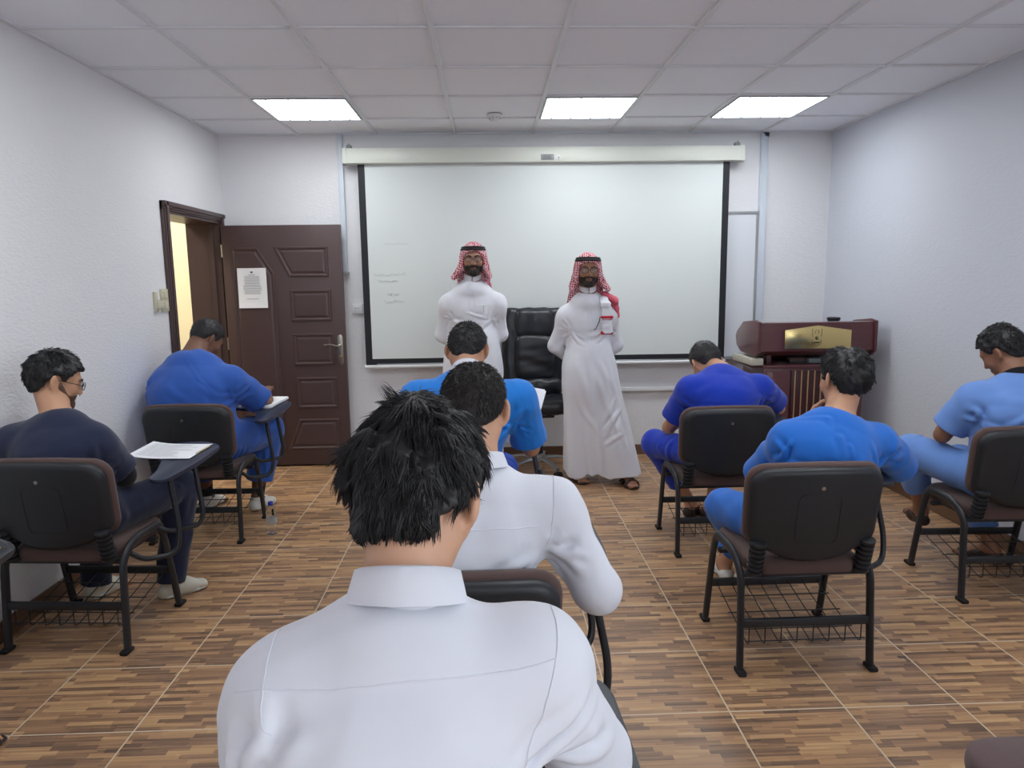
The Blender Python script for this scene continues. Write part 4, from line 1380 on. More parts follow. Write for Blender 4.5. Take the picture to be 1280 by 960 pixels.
            flow = p - cr
            flow -= (flow * g).sum(1)[:, None] * g
            flow /= np.linalg.norm(flow, axis=1)[:, None] + 1e-6
            rnd = rs.normal(size=(n, 3)) * curl
            if clump:
                seeds = rs.permutation(n)[:clump]
                own = np.argmin(((p[:, None, :] - p[None, seeds, :]) ** 2).sum(2), 1)
                cl = (rs.rand(n) < 0.62).astype(float)
                rnd = rnd[seeds][own] * cl[:, None] + rnd * 0.30
            d = flow + g * lift + rnd
            d /= np.linalg.norm(d, axis=1)[:, None]
            Lp = s.hl(p)
            ln = length * rs.uniform(0.6, 1.35, n) * np.clip((Lp[:, 2] - np.interp(Lp[:, 1], ys, zs) + 0.012) / 0.055, 0.30, 1.0)
            segs = 5
            pts = [p - g * 0.003]
            q = p.copy()
            bend = rs.normal(size=(n, 3)) * curl * 0.9
            if clump:
                bend = bend[seeds][own] + bend * 0.15
            cc = s.hp(0, -0.012, 0.02)
            for i in range(segs):
                q = q + d * (ln / segs)[:, None]
                pts.append(q.copy())
                d = d + bend * (0.2 + wavy * math.sin(i * 1.7)) + flow * 0.10 + np.array([0, 0, -droop])
                # stay outside the skull
                out = q - cc; out /= np.linalg.norm(out, axis=1)[:, None]
                inn = (d * out).sum(1)
                d -= np.minimum(inn + 0.15, 0)[:, None] * out * 0.8
                d /= np.linalg.norm(d, axis=1)[:, None]
            pts = np.array(pts)                     # segs+1, n, 3
            if clump:
                for i in range(1, segs + 1):
                    pts[i] += ((pts[i][seeds][own] - pts[i]) * (0.72 * (i / segs) ** 1.2)) * cl[:, None]
            u_ = np.cross(d, g); u_ /= np.linalg.norm(u_, axis=1)[:, None] + 1e-9
            v_ = np.cross(d, u_)
            wv = width * rs.uniform(0.7, 1.5, n)
            ring = []
            for i in range(segs + 1):
                tp = (1 - (i / segs) ** 1.6) * 1.0 + 0.04
                for a in range(3):
                    an = 2 * PI * a / 3
                    ring.append(pts[i] + (wv * tp)[:, None] * (u_ * math.cos(an) + v_ * math.sin(an) * 0.7))
            ring = np.array(ring).reshape(segs + 1, 3, n, 3)
            vv = ring.transpose(2, 0, 1, 3).reshape(-1, 3)
            me_v.append(vv)
            per = (segs + 1) * 3
            tmpl = [(i * 3 + a, i * 3 + (a + 1) % 3, (i + 1) * 3 + (a + 1) % 3, (i + 1) * 3 + a) for i in range(segs) for a in range(3)]
            for j in range(n):
                o = base + j * per
                faces += [(o + a, o + b, o + c, o + e) for (a, b, c, e) in tmpl]
        V = np.concatenate(me_v)
        me = bpy.data.meshes.new('hair')
        me.from_pydata((V - s.o).tolist(), [], faces)
        me.polygons.foreach_set('use_smooth', [True] * len(me.polygons)); me.update()
        return link_mesh('hair', me, mat_, s.root)
    def brows(s, mat_):
        for sx in (-1, 1):
            P = [prim(s.hp(sx * 0.014, 0.098, 0.020), s.hp(sx * 0.034, 0.094, 0.026), 0.0045, 0.004, k=0.004), prim(s.hp(sx * 0.034, 0.094, 0.026), s.hp(sx * 0.052, 0.079, 0.020), 0.004, 0.0025, k=0.004)]
            implicit('eyebrow', P, mat_, s.root, s.o, 0.0025)
    def eyes(s):
        for sx in (-1, 1):
            bm = bmesh.new()
            bmesh.ops.create_uvsphere(bm, u_segments=16, v_segments=10, radius=0.0116 * s.hs)
            bmesh.ops.translate(bm, vec=Vector(s.hp(sx * 0.031, 0.0768, -0.002) - s.o), verts=bm.verts)
            e = obj('eye', bm, M_eye, s.root)
            bm = bmesh.new()
            bmesh.ops.create_uvsphere(bm, u_segments=12, v_segments=8, radius=0.0060 * s.hs)
            bmesh.ops.translate(bm, vec=Vector(s.hp(sx * 0.031, 0.0832, -0.002) - s.o), verts=bm.verts)
            obj('iris', bm, M_iris, e)
    def lips(s):
        P = [ell(s.hp(0, 0.093, -0.064), (0.023, 0.009, 0.0055), side=s.hr, axis=s.hu, k=0.003), ell(s.hp(0, 0.091, -0.074), (0.019, 0.0095, 0.006), side=s.hr, axis=s.hu, k=0.003)]
        implicit('lips', P, M_lip, s.root, s.o, 0.0025)
    def beard(s, mat_, thick=0.006, full=True):
        P = []
        for p in s.head_prims()[:16]:
            if p['op'] == '+':
                q = dict(p); q['ra'] = (p['ra'][0] + thick, p['ra'][1] + thick); q['rb'] = (p['rb'][0] + thick, p['rb'][1] + thick)
                if q['rl']: q['rl'] = q['rl'] + thick
                P.append(q)
        def region(d, X):
            L = s.hl(X)
            zl = np.interp(L[:, 1], [-0.03, -0.005, 0.012, 0.030, 0.055, 0.075, 0.095, 0.12], [-0.10, -0.03, 0.0, -0.022, -0.052, -0.050, -0.047, -0.047])
            e = (L[:, 2] - zl) * 0.75
            m = ((L[:, 0] / 0.022) ** 2 + ((L[:, 2] + 0.069) / 0.0095) ** 2)
            hole = (1 - np.sqrt(m)) * 0.012
            hole = np.where(L[:, 1] > 0.05, hole, -1)
            return comb(comb(d, e, 'i', 0.006), hole, 'i', 0.004)
        P.append(region)
        P.append(lambda d, X: np.maximum(d, -(s.hl(X)[:, 1] + 0.012)))
        return implicit('beard', P, mat_, s.root, s.o, 0.0035, wave(3, 160, 0.0012), 0.004)
    def glasses(s, thick=0.0016):
        g = bpy.data.objects.new('spectacles', None)
        bm = bmesh.new()
        for sx in (-1, 1):
            c = Vector(s.hp(sx * 0.033, 0.108, -0.002) - s.o)
            r, u = Vector(s.hr), Vector(s.hu)
            pts = []
            for i in range(25):
                a = 2 * PI * i / 24
                pts.append(c + r * (0.025 * math.copysign(abs(math.cos(a)) ** 0.7, math.cos(a))) + u * (0.017 * math.copysign(abs(math.sin(a)) ** 0.7, math.sin(a))))
            tube(bm, pts, thick, n=6, up=tuple(s.hf))
            tube(bm, [Vector(s.hp(sx * 0.058, 0.106, 0.003) - s.o), Vector(s.hp(sx * 0.076, 0.085, 0.003) - s.o), Vector(s.hp(sx * 0.084, 0.0, 0.004) - s.o), Vector(s.hp(sx * 0.083, -0.02, -0.008) - s.o)], thick, n=6)
        tube(bm, [Vector(s.hp(-0.009, 0.110, 0.002) - s.o), Vector(s.hp(0, 0.1125, 0.005) - s.o), Vector(s.hp(0.009, 0.110, 0.002) - s.o)], thick, n=6)
        bpy.data.objects.remove(g)
        fr = obj('spectacles', bm, M_glassframe, s.root)
        for sx in (-1, 1):
            bm = bmesh.new()
            c = Vector(s.hp(sx * 0.033, 0.108, -0.002) - s.o)
            r, u, f = Vector(s.hr), Vector(s.hu), Vector(s.hf)
            ra = [bm.verts.new(c + f * dz + r * (0.0245 * math.copysign(abs(math.cos(a)) ** 0.7, math.cos(a))) + u * (0.0165 * math.copysign(abs(math.sin(a)) ** 0.7, math.sin(a)))) for dz in (-0.0006, 0.0006) for a in [2 * PI * i / 24 for i in range(24)]]
            A_, B_ = ra[:24], ra[24:]
            bm.faces.new(A_); bm.faces.new(list(reversed(B_)))
            for i in range(24):
                bm.faces.new((A_[i], B_[i], B_[(i + 1) % 24], A_[(i + 1) % 24]))
            obj('lens', bm, M_lens, fr, smooth=False)
    # ---- clothes
    def sleeve(s, side, t=0.72, r0=0.066, r1=0.070, long=False, cuff=0.040):
        J = s.J; bb = 0.45 + 0.55 * s.b
        S, E, W = J['S' + side], J['E' + side], J['W' + side]
        if long:
            d2 = nrm(W - E)
            return [prim(S, E, (r0 - 0.007) * bb, r1 * bb, k=0.06), prim(E, W - d2 * 0.015, r1 * bb, cuff, k=0.02, cuts=[(W - d2 * 0.015, d2)])]
        d = nrm(E - S); e = S + (E - S) * t
        mid = S + (E - S) * t * 0.5
        return [prim(S, mid, (r0 - 0.008) * bb, (r0 + r1) / 2 * bb, k=0.06), prim(mid, e + d * 0.05, (r0 + r1) / 2 * bb, r1 * bb * 1.05, k=0.02, cuts=[(e, d)])]
    def sleeve_hole(s, side, t=0.72, r1=0.070, long=False):
        J = s.J; bb = 0.45 + 0.55 * s.b
        if long: return []
        d = nrm(J['E' + side] - J['S' + side]); e = J['S' + side] + (J['E' + side] - J['S' + side]) * t
        return [prim(e - d * 0.006, e + d * 0.06, r1 * bb * 0.80, r1 * bb * 0.84, k=0.004, op='-')]
    def auto_folds(s, prims, seed, n_arm=5, n_back=6, hgt=0.006, sides='LR', extra=()):
        """folds round the elbows and armpits, draping lines across the back"""
        rs = np.random.RandomState(seed)
        J = s.J; A, Bv, Hh, Ww = [], [], [], []
        for sd in sides:
            S, E = J['S' + sd], J['E' + sd]
            arm = nrm(E - S)
            inn = nrm(J['C'] - S)
            pit = S + inn * 0.07 + arm * 0.09
            for back in (-1, 1):
                pb = pit - s.fwd * 0.09 * back
                for i in range(n_arm):
                    ang = rs.uniform(-0.5, 1.1)
                    dr = nrm(-inn * math.cos(ang) * 0.7 + arm * math.sin(ang) + rs.normal(size=3) * 0.15)
                    a = pb + dr * rs.uniform(0.005, 0.03); b = a + dr * rs.uniform(0.05, 0.12)
                    A.append(a); Bv.append(b); Hh.append(hgt * rs.uniform(0.5, 1.2)); Ww.append(rs.uniform(0.007, 0.014))
                for i in range(n_arm):
                    dr = nrm(inn * 0.9 * rs.uniform(0.6, 1) - s.up * rs.uniform(-0.2, 1.0) + rs.normal(size=3) * 0.1)
                    a = pb + dr * 0.02; b = a + dr * rs.uniform(0.06, 0.16)
                    A.append(a); Bv.append(b); Hh.append(hgt * rs.uniform(0.4, 1.0)); Ww.append(rs.uniform(0.008, 0.016))
        for i in range(n_back):
            x = rs.uniform(-0.13, 0.13)
            z = rs.uniform(0.05, 0.35)
            a = J['N'] - s.up * z + s.side * x - s.fwd * 0.13
            dr = nrm(-s.up * rs.uniform(0.1, 1) + s.side * rs.normal() * 0.9)
            A.append(a); Bv.append(a + dr * rs.uniform(0.08, 0.2)); Hh.append(hgt * rs.uniform(0.3, 0.8)); Ww.append(rs.uniform(0.010, 0.022))
        for (a, b, hh, ww) in extra:
            A.append(V3(a)); Bv.append(V3(b)); Hh.append(hh); Ww.append(ww)
        return folds(list(zip(lay(prims, A, Bv), Hh, Ww)))
    def top(s, name, mat_, inf=0.016, sleeve_t=0.72, long=False, r0=0.066, r1=0.070, neck=0.078, vneck=0.0, drape=0.0, seed=1, h=None, fold=0.006, und=0.003, extra=(), extra_prims=(), n_back=6, n_arm=5, nz=0.0, wide=1.0, collar_up=0.0, cuff=0.040):
        J = s.J
        P = s.torso(inf, drape=drape, wide=wide)
        for sd in 'LR':
            P += s.sleeve(sd, sleeve_t, r0, r1, long, cuff)
        P += list(extra_prims)
        holes = []
        for sd in 'LR':
            holes += s.sleeve_hole(sd, sleeve_t, r1, long)
        # neck opening, along the neck's own direction
        nd = nrm(s.hp(0, -0.022, -0.045) - J['N'])
        c = J['N'] + nd * nz
        P += [prim(c - nd * 0.03 + s.fwd * 0.012, c + nd * 0.12 + s.fwd * 0.012, (neck, neck * 0.98), side=s.side, k=0.010, op='-')]
        if vneck:
            P += [prim(c + s.fwd * 0.07 + nd * 0.03, c + s.fwd * 0.12 - s.up * vneck, 0.045, 0.008, k=0.008, op='-')]
        P += holes
        D = add_disp(s.auto_folds(P, seed, n_arm, n_back, fold, extra=extra), wave(seed + 50, 17, und, (1.3, 1.3, 0.8)))
        V, F = sdf_geo(P, h or s.h, D, fold + und * 2, 1)
        s.tp, s.td = P, D
        s.top_o = geo_obj(name, V, F, mat_, s.root, s.o)
        return s.top_o
    def trousers(s, mat_, inf=0.014, hem=(0.86, 0.86), r=(0.085, 0.074, 0.066), name='trousers', seed=3, h=None, und=0.004, flare=1.0, fold=0.006):
        J, b = s.J, 0.35 + 0.65 * s.b
        P = [prim(J['P'] - s.up * 0.02, J['P'] + s.up * 0.05, (0.158 * s.b + inf, 0.115 * s.b + inf), side=s.side, k=0.05)]
        hol = []; A = []; Bv = []; rs = np.random.RandomState(seed)
        for i, sd in enumerate('LR'):
            H, K, An = J['H' + sd], J['K' + sd], J['A' + sd]
            e = K + (An - K) * hem[i]; d = nrm(An - K)
            P += [prim(H, K, (r[0]) * b + inf, r[1] * b + inf * 0.7, k=0.05), prim(K, e + d * 0.06, r[1] * b + inf * 0.7, r[2] * b * flare, k=0.02, cuts=[(e, d)])]
            hol += [prim(e - d * 0.004, e + d * 0.06, r[2] * b * flare * 0.80, k=0.004, op='-')]
            for j in range(7):      # folds at the hip and behind the knee
                dr = nrm(np.cross(K - H, rs.normal(size=3)))
                c = H + (K - H) * rs.uniform(0.0, 1.0)
                A.append(c + dr * 0.09); Bv.append(c + dr * 0.07 + nrm(rs.normal(size=3)) * 0.10)
            for j in range(6):
                dr = nrm(np.cross(An - K, rs.normal(size=3)))
                c = K + (e - K) * rs.uniform(0.0, 0.9)
                A.append(c + dr * 0.06); Bv.append(c + dr * 0.05 + d * rs.uniform(0.05, 0.16))
        P += hol
        D = add_disp(folds([(l, fold * rs.uniform(0.6, 1.3), rs.uniform(0.009, 0.018)) for l in lay(P, A, Bv)]), wave(seed, 18, und))
        V, F = sdf_geo(P, h or s.h, D, und * 2 + fold, 1)
        return geo_obj(name, V, F, mat_, s.root, s.o)
    def shoes(s, kind='trainer', mats=None, sides='LR'):
        for sd in sides:
            A = s.J['A' + sd]; td = nrm(s.J.get('T' + sd, V3(0, 1, 0))); sv = np.cross(td, V3(0, 0, 1))
            zf = A[2] - 0.085
            c = V3(A[0], A[1], zf)
            heel, ball, tip = c - td * 0.036, c + td * 0.105, c + td * 0.145
            fl = [(V3(0, 0, zf + 0.001), V3(0, 0, -1))]
            up = V3(0, 0, 1)
            if kind == 'trainer':
                P = [prim(heel + up * 0.035, c + td * 0.06 + up * 0.04, (0.036, 0.040), (0.043, 0.042), side=sv, k=0.02, cuts=fl),
                     prim(c + td * 0.05 + up * 0.03, tip + up * 0.022, (0.044, 0.040), (0.040, 0.024), side=sv, k=0.03, cuts=fl),
                     prim(A - up * 0.02 - td * 0.005, A + up * 0.008 - td * 0.01, 0.043, 0.044, k=0.015, cuts=[(A + up * 0.006, up)]),
                     prim(A - up * 0.012, A + up * 0.04, 0.036, k=0.006, op='-')]
                sh = implicit('shoe', P, (mats or M_shoe), s.root, s.o, 0.005)
                P = [prim(heel + up * 0.012, ball + up * 0.012, (0.040, 0.014), (0.047, 0.014), side=sv, k=0.01, cuts=fl), prim(ball + up * 0.012, tip + up * 0.012, (0.047, 0.014), (0.042, 0.014), side=sv, k=0.01, cuts=fl)]
                implicit('sole', P, M_sole, sh, (0, 0, 0) + s.o, 0.005)
                bm = bmesh.new()
                for q in (0.035, 0.055, 0.075):
                    cc = c + td * q + up * (0.086 - q * 0.28)
                    tube(bm, [Vector(cc - sv * 0.022 - up * 0.006 - s.o), Vector(cc - s.o), Vector(cc + sv * 0.022 - up * 0.006 - s.o)], 0.003, n=6)
                obj('laces', bm, M_sole, sh)
            elif kind == 'sandal':
                zf2 = A[2] - 0.095
                P = [prim(V3(A[0], A[1], zf2 + 0.011) - td * 0.045, V3(A[0], A[1], zf2 + 0.011) + td * 0.10, (0.040, 0.011), (0.052, 0.011), side=sv, k=0.01), prim(V3(A[0], A[1], zf2 + 0.011) + td * 0.10, V3(A[0], A[1], zf2 + 0.011) + td * 0.165, (0.052, 0.011), (0.042, 0.011), side=sv, k=0.01)]
                sh = implicit('sandal', P, mats or M_sandal, s.root, s.o, 0.005)
                for q, hg, wd in ((0.045, 0.064, 0.020), (0.115, 0.048, 0.022)):
                    cc = V3(A[0], A[1], zf2 + 0.012) + td * q
                    pts = [Vector(cc + sv * (0.052 * math.cos(a)) + up * (hg * math.sin(a)) - s.o) for a in [PI * i / 14 for i in range(15)]]
                    bm = bmesh.new(); tube(bm, pts, wd, 0.004, 10, up=(0, 0, 1)) if False else tube(bm, pts, 0.004, wd, 10, up=tuple(td)); obj('strap', bm, mats or M_sandal, sh)
            else:   # slip-on
                P = [prim(heel + up * 0.028, c + td * 0.06 + up * 0.03, (0.037, 0.034), (0.043, 0.034), side=sv, k=0.02, cuts=fl),
                     prim(c + td * 0.05 + up * 0.025, tip + up * 0.018, (0.043, 0.032), (0.040, 0.020), side=sv, k=0.03, cuts=fl),
                     prim(A - up * 0.028, A + up * 0.04 + td * 0.02, 0.036, k=0.006, op='-')]
                implicit('shoe', P, mats or M_shoe, s.root, s.o, 0.005)
    def socks(s, mat_, sides='LR', hgt=0.16):
        for sd in sides:
            A = s.J['A' + sd]; K = s.J['K' + sd]; u_ = nrm(K - A)
            implicit('sock', [prim(A - V3(0, 0, 0.03), A + u_ * hgt, 0.040, 0.046, k=0.01, cuts=[(A + u_ * hgt, u_)])], mat_, s.root, s.o, 0.006)
    def collar(s, mat_, r=0.068, hgt=0.045, thick=0.004, tilt=0.15, gap=0.25, nz=0.022, fold=True, name='collar', lean=0.0, sink=0.0):
        """a shirt collar: stand and turned-down leaf, open at the front"""
        c = s.J['N'] + s.up * nz
        nd = nrm(s.hp(0, -0.022, -0.045) - s.J['N'])
        nd = nrm(nd - s.fwd * lean)
        fw = nrm(s.fwd - nd * s.fwd.dot(nd)); sv = nrm(np.cross(fw, nd))
        n = 44
        bm = bmesh.new()
        prof = [(r, -0.012 - sink), (r + 0.001, hgt * 0.75), (r + 0.004, hgt)]
        if fold:
            prof += [(r + 0.009, hgt * 0.97), (r + 0.014, hgt * 0.55), (r + 0.020, hgt * 0.04)]
        rows = []
        inner = [(q[0] - thick, q[1]) for q in prof[:3]] + ([(prof[3][0] - 0.002, prof[3][1] - 0.005), (prof[4][0] - thick, prof[4][1]), (prof[5][0] - thick, prof[5][1])] if fold else [])
        loop = prof + list(reversed(inner[(3 if fold else 0):])) + (list(reversed([(q[0] - thick, q[1]) for q in prof[:3]])) if fold else [])
        for i in range(n + 1):
            a = gap + (2 * PI - 2 * gap) * i / n
            dirv = fw * math.cos(a) + sv * math.sin(a)
            back = (1 - math.cos(a)) / 2
            zz = -tilt * r * (1 - back) 
            rows.append([bm.verts.new(Vector(c + dirv * rr * (1 + 0.05 * math.cos(2 * a)) + nd * (z * (0.72 + 0.28 * back) + zz) - s.o)) for rr, z in loop])
        m = len(loop)
        for A_, B_ in zip(rows, rows[1:]):
            for j in range(m):
                bm.faces.new((A_[j], A_[(j + 1) % m], B_[(j + 1) % m], B_[j]))
        bm.faces.new(rows[0]); bm.faces.new(list(reversed(rows[-1])))
        return obj(name, bm, mat_, s.root, angle=60)
    def seam(s, pts, r=0.0012, mat_=None, n=40, name='seam', off=0.0003):
        pts = fillet(pts, 0.03, 4)
        d = [0.0]
        for a, b in zip(pts, pts[1:]): d.append(d[-1] + (b - a).length)
        X = np.array([[np.interp(t, d, [p[i] for p in pts]) for i in range(3)] for t in np.linspace(0, d[-1], n)])
        X = snap(s.tp, X, s.td, off)
        bm = bmesh.new(); tube(bm, [Vector(x - s.o) for x in X], r, n=6)
        return obj(name, bm, mat_, s.top_o)

def seat_joints(k, **kw):
    """a default sitting pose in the frame of chair k, overridden joint by joint (world coordinates)"""
    c = chairs[k]; M = Matrix.Rotation(c.rotation_euler.z, 3, 'Z')
    w = lambda *p: V3(M @ Vector(p) + c.location)
    J = dict(P=w(0, -0.045, 0.575), N=w(0, 0.04, 0.98), SL=w(-0.175, 0.03, 0.93), SR=w(0.175, 0.03, 0.93),
             EL=w(-0.24, 0.16, 0.70), ER=w(0.27, 0.20, 0.73), WL=w(-0.03, 0.36, 0.755), WR=w(0.20, 0.36, 0.775),
             HL=w(-0.09, -0.01, 0.54), HR=w(0.09, -0.01, 0.54), KL=w(-0.13, 0.40, 0.535), KR=w(0.12, 0.42, 0.535),
             AL=w(-0.13, 0.36, 0.09), AR=w(0.12, 0.38, 0.09), TL=M @ Vector((-0.1, 1, 0)), TR=M @ Vector((0.1, 1, 0)),
             head=w(0, 0.14, 1.15), hf=M @ Vector((0, 0.8, -0.6)), hu=(0, 0, 1), pnL=(0, 0, -1), pnR=(0, 0, -1))
    J.update(kw)
    return J
def look(yaw, pitch, roll=0.0):
    """yaw clockwise from +y, pitch downwards, roll to the sitter's left, degrees -> hf, hu"""
    y, p, r = (math.radians(a) for a in (yaw, pitch, roll))
    f = V3(math.sin(y) * math.cos(p), math.cos(y) * math.cos(p), -math.sin(p))
    rt = V3(math.cos(y), -math.sin(y), 0); u_ = np.cross(rt, f)
    return f, u_ * math.cos(r) - rt * math.sin(r)
# ---------------------------------------------------------------- G: azure scrubs, chin on hand
f, u_ = look(-10, 10, -6)
J = seat_joints('G', P=(1.26, 2.71, 0.575), N=(1.425, 2.80, 0.955), SL=(1.225, 2.78, 0.885), SR=(1.60, 2.80, 0.865), head=(1.485, 2.875, 1.115), hf=f, hu=u_,
                ER=(1.80, 2.95, 0.705), WR=(1.60, 3.16, 0.765), EL=(1.20, 3.02, 0.66), WL=(1.405, 3.02, 0.895), DL=(0.45, 0.05, 0.9), pnL=(0.8, -0.5, -0.3),
                KL=(1.075, 3.10, 0.495), AL=(1.27, 3.36, 0.10), TL=(0.5, 0.8, 0), KR=(1.36, 3.20, 0.53), AR=(1.20, 3.44, 0.09), TR=(0.1, 1, 0))
p = Person('student in azure scrubs resting his chin on his hand, seated closest on the right', (1.26, 2.75), J, 'tan')
p.opt = {'curlL': 0.9}
NAPE = [(-0.12, -0.078), (-0.07, -0.074), (-0.050, -0.050), (-0.038, -0.005), (-0.02, 0.020), (0.004, 0.022), (0.014, 0.000), (0.026, 0.004), (0.034, 0.022), (0.06, 0.058), (0.088, 0.064), (0.13, 0.066)]
p.body()
p.hair(M_hair, 0.017, NAPE, seed=11, tufts=5000, length=0.018, lift=0.30, rough=0.005, top_extra=0.003, curl=0.4, clump=320)
p.top('scrub_top', M_blueG, 0.018, 0.92, r0=0.070, r1=0.080, neck=0.070, vneck=0.08, seed=5, n_back=12, fold=0.011)
p.trousers(M_blueG, hem=(0.20, 0.85), seed=6, flare=1.25)
p.shoes('slip')

# ---------------------------------------------------------------- F: royal blue, bent over beside the lectern
f, u_ = look(-8, 42, 8)
J = seat_joints('F', P=(1.31, 3.88, 0.575), N=(1.36, 4.05, 0.985), SL=(1.165, 3.99, 0.905), SR=(1.57, 4.01, 0.905), head=(1.315, 4.21, 1.035), hf=f, hu=u_,
                EL=(1.085, 4.16, 0.645), WL=(1.30, 4.34, 0.74), ER=(1.77, 4.20, 0.745), WR=(1.55, 4.38, 0.785),
                KL=(1.03, 4.27, 0.52), AL=(1.30, 4.40, 0.09), TL=(0.6, 0.8, 0), KR=(1.50, 4.38, 0.53), AR=(1.40, 4.30, 0.09), TR=(0.0, 1, 0))
p = Person('student in royal blue scrubs bent over his desk beside the lectern', (1.31, 3.92), J, 'tan'); p.body()
p.hair(M_hair, 0.010, NAPE, seed=21, tufts=900, length=0.009, lift=0.6, rough=0.0015)
p.top('scrub_top', M_blueF, 0.020, 0.74, r0=0.072, r1=0.082, neck=0.066, seed=15, n_back=6, fold=0.007, drape=0.015)
p.trousers(M_blueF, hem=(0.66, 0.72), seed=16)
p.shoes('slip', M_sandal)

# ---------------------------------------------------------------- H: pale blue, turned to the left, leg crossed
f, u_ = look(-28, 34, 6)
J = seat_joints('H', P=(2.50, 3.24, 0.585), N=(2.565, 3.31, 1.015), SL=(2.375, 3.32, 0.945), SR=(2.735, 3.27, 0.945), head=(2.56, 3.415, 1.16), hf=f, hu=u_,
                EL=(2.295, 3.43, 0.735), WL=(2.45, 3.60, 0.76), ER=(2.82, 3.42, 0.74), WR=(2.68, 3.60, 0.78),
                HL=(2.41, 3.29, 0.555), HR=(2.60, 3.28, 0.54), KL=(2.235, 3.58, 0.625), AL=(2.40, 3.72, 0.25), TL=(0.2, 0.95, 0), KR=(2.58, 3.70, 0.525), AR=(2.69, 3.54, 0.09), TR=(0.5, -0.3, 0))
J['TR'] = (-0.5, 0.85, 0)
p = Person('student in pale blue scrubs with crossed legs beside the grey right-hand wall', (2.50, 3.27), J, 'brown'); p.body()
p.hair(M_hair, 0.014, NAPE, seed=31, tufts=3500, length=0.014, lift=0.45, rough=0.003, top_extra=0.004, clump=260)
p.top('scrub_top', M_blueH, 0.020, 0.80, r0=0.072, r1=0.084, neck=0.072, seed=25, n_back=8, fold=0.010, drape=0.02)
p.collar(M_undershirt, r=0.068, hgt=0.03, gap=0.02, fold=False, name='undershirt_neckband')
p.trousers(M_blueH, hem=(0.62, 0.80), seed=26, fold=0.008)
p.shoes('slip', M_sandal)

# ---------------------------------------------------------------- A: heavy student in blue by the door
f, u_ = look(38, 40, 0)
J = seat_joints('A', P=(-1.82, 4.39, 0.60), C=(-1.86, 4.43, 0.86), N=(-1.865, 4.51, 1.075), SL=(-2.015, 4.45, 0.94), SR=(-1.62, 4.46, 0.94), head=(-1.825, 4.65, 1.19), hf=f, hu=u_,
                EL=(-2.04, 4.60, 0.72), WL=(-1.80, 4.84, 0.76), ER=(-1.485, 4.64, 0.755), WR=(-1.53, 4.86, 0.80),
                HL=(-1.93, 4.30, 0.56), HR=(-1.70, 4.30, 0.56), KL=(-1.95, 4.78, 0.545), AL=(-1.97, 4.80, 0.09), TL=(0.25, 0.9, 0), KR=(-1.53, 4.80, 0.545), AR=(-1.605, 4.74, 0.09), TR=(0.35, 0.9, 0))
p = Person('heavily built student in blue scrubs writing beside the open brown door', (-1.82, 4.3), J, 'deep', bulk=1.46); p.nk = 1.25; p.body()
p.hair(M_hair, 0.011, NAPE, seed=41, tufts=1000, length=0.010, lift=0.6, rough=0.002)
p.top('scrub_top', M_blueA, 0.018, 0.86, r0=0.070, r1=0.072, neck=0.084, seed=35, n_back=4, fold=0.007, drape=0.01)
p.trousers(M_blueA, hem=(0.72, 0.74), seed=36, fold=0.008, r=(0.09, 0.080, 0.066))
p.socks(M_sockb); p.shoes('trainer')

# ---------------------------------------------------------------- B: navy scrubs, spectacles
f, u_ = look(52, 20, 0)
J = seat_joints('B', P=(-1.81, 3.02, 0.575), N=(-1.865, 3.07, 0.965), SL=(-2.045, 3.03, 0.885), SR=(-1.71, 3.05, 0.875), head=(-1.915, 3.16, 1.135), hf=f, hu=u_,
                EL=(-2.08, 3.20, 0.68), WL=(-1.93, 3.38, 0.66), ER=(-1.66, 3.17, 0.69), WR=(-1.755, 3.30, 0.735),
                KL=(-1.95, 3.48, 0.535), AL=(-1.98, 3.42, 0.085), TL=(0.35, 0.9, 0), KR=(-1.565, 3.51, 0.535), AR=(-1.60, 3.40, 0.085), TR=(0.75, 0.7, 0))
p = Person('student in dark navy scrubs and spectacles seated along the left wall', (-1.8, 3.05), J, 'tan'); p.body()
p.hair(M_hair, 0.013, NAPE, seed=51, tufts=4000, length=0.022, lift=0.25, rough=0.005, top_extra=0.008, curl=0.4, clump=260)
p.beard(mat('brown_stubble', srgb(92, 68, 56), 0.7, bump=0.5, bump_scale=300, bdist=0.002), 0.0072); p.glasses(); p.brows(M_hair)
p.top('scrub_top', M_navy, 0.018, 0.86, r0=0.072, r1=0.076, neck=0.070, seed=45, n_back=5, fold=0.008, drape=0.01)
for sd in 'LR':
    E_, W_ = p.J['E' + sd], p.J['W' + sd]; d_ = nrm(W_ - E_)
    S_ = p.J['S' + sd]
    implicit('undershirt_sleeve', [prim(S_ + (E_ - S_) * 0.7, E_, 0.052, 0.050, k=0.02), prim(E_, W_ - d_ * 0.02, 0.050, 0.036, k=0.02, cuts=[(W_ - d_ * 0.03, d_)])], M_undershirt, p.root, p.o, 0.006, wave(3, 40, 0.003))
p.trousers(M_navy, hem=(1.03, 1.03), seed=46)
p.shoes('trainer', mat('cream_trainer', srgb(206, 203, 186), 0.6))

# ---------------------------------------------------------------- C: bright blue scrubs, third from the camera in the middle
f, u_ = look(6, 38, 0)
J = seat_joints('C', P=(-0.14, 2.97, 0.60), N=(-0.095, 3.03, 1.125), SL=(-0.300, 2.98, 1.055), SR=(0.125, 3.0, 1.045), head=(-0.093, 3.14, 1.235), hf=f, hu=u_,
                EL=(-0.37, 3.14, 0.79), WL=(-0.16, 3.36, 0.76), ER=(0.185, 3.12, 0.79), WR=(0.09, 3.33, 0.87), DR=(0.1, 0.4, 0.5))
p = Person('student in bright blue scrubs in the middle, in front of the two teachers', (-0.12, 2.99), J, 'olive'); p.body()
p.hair(M_hair, 0.009, NAPE, seed=61, tufts=3000, length=0.012, lift=0.6, rough=0.002)
p.top('scrub_top', M_blueC, 0.020, 0.84, r0=0.074, r1=0.088, neck=0.074, seed=55, n_back=6, fold=0.009, drape=0.01)
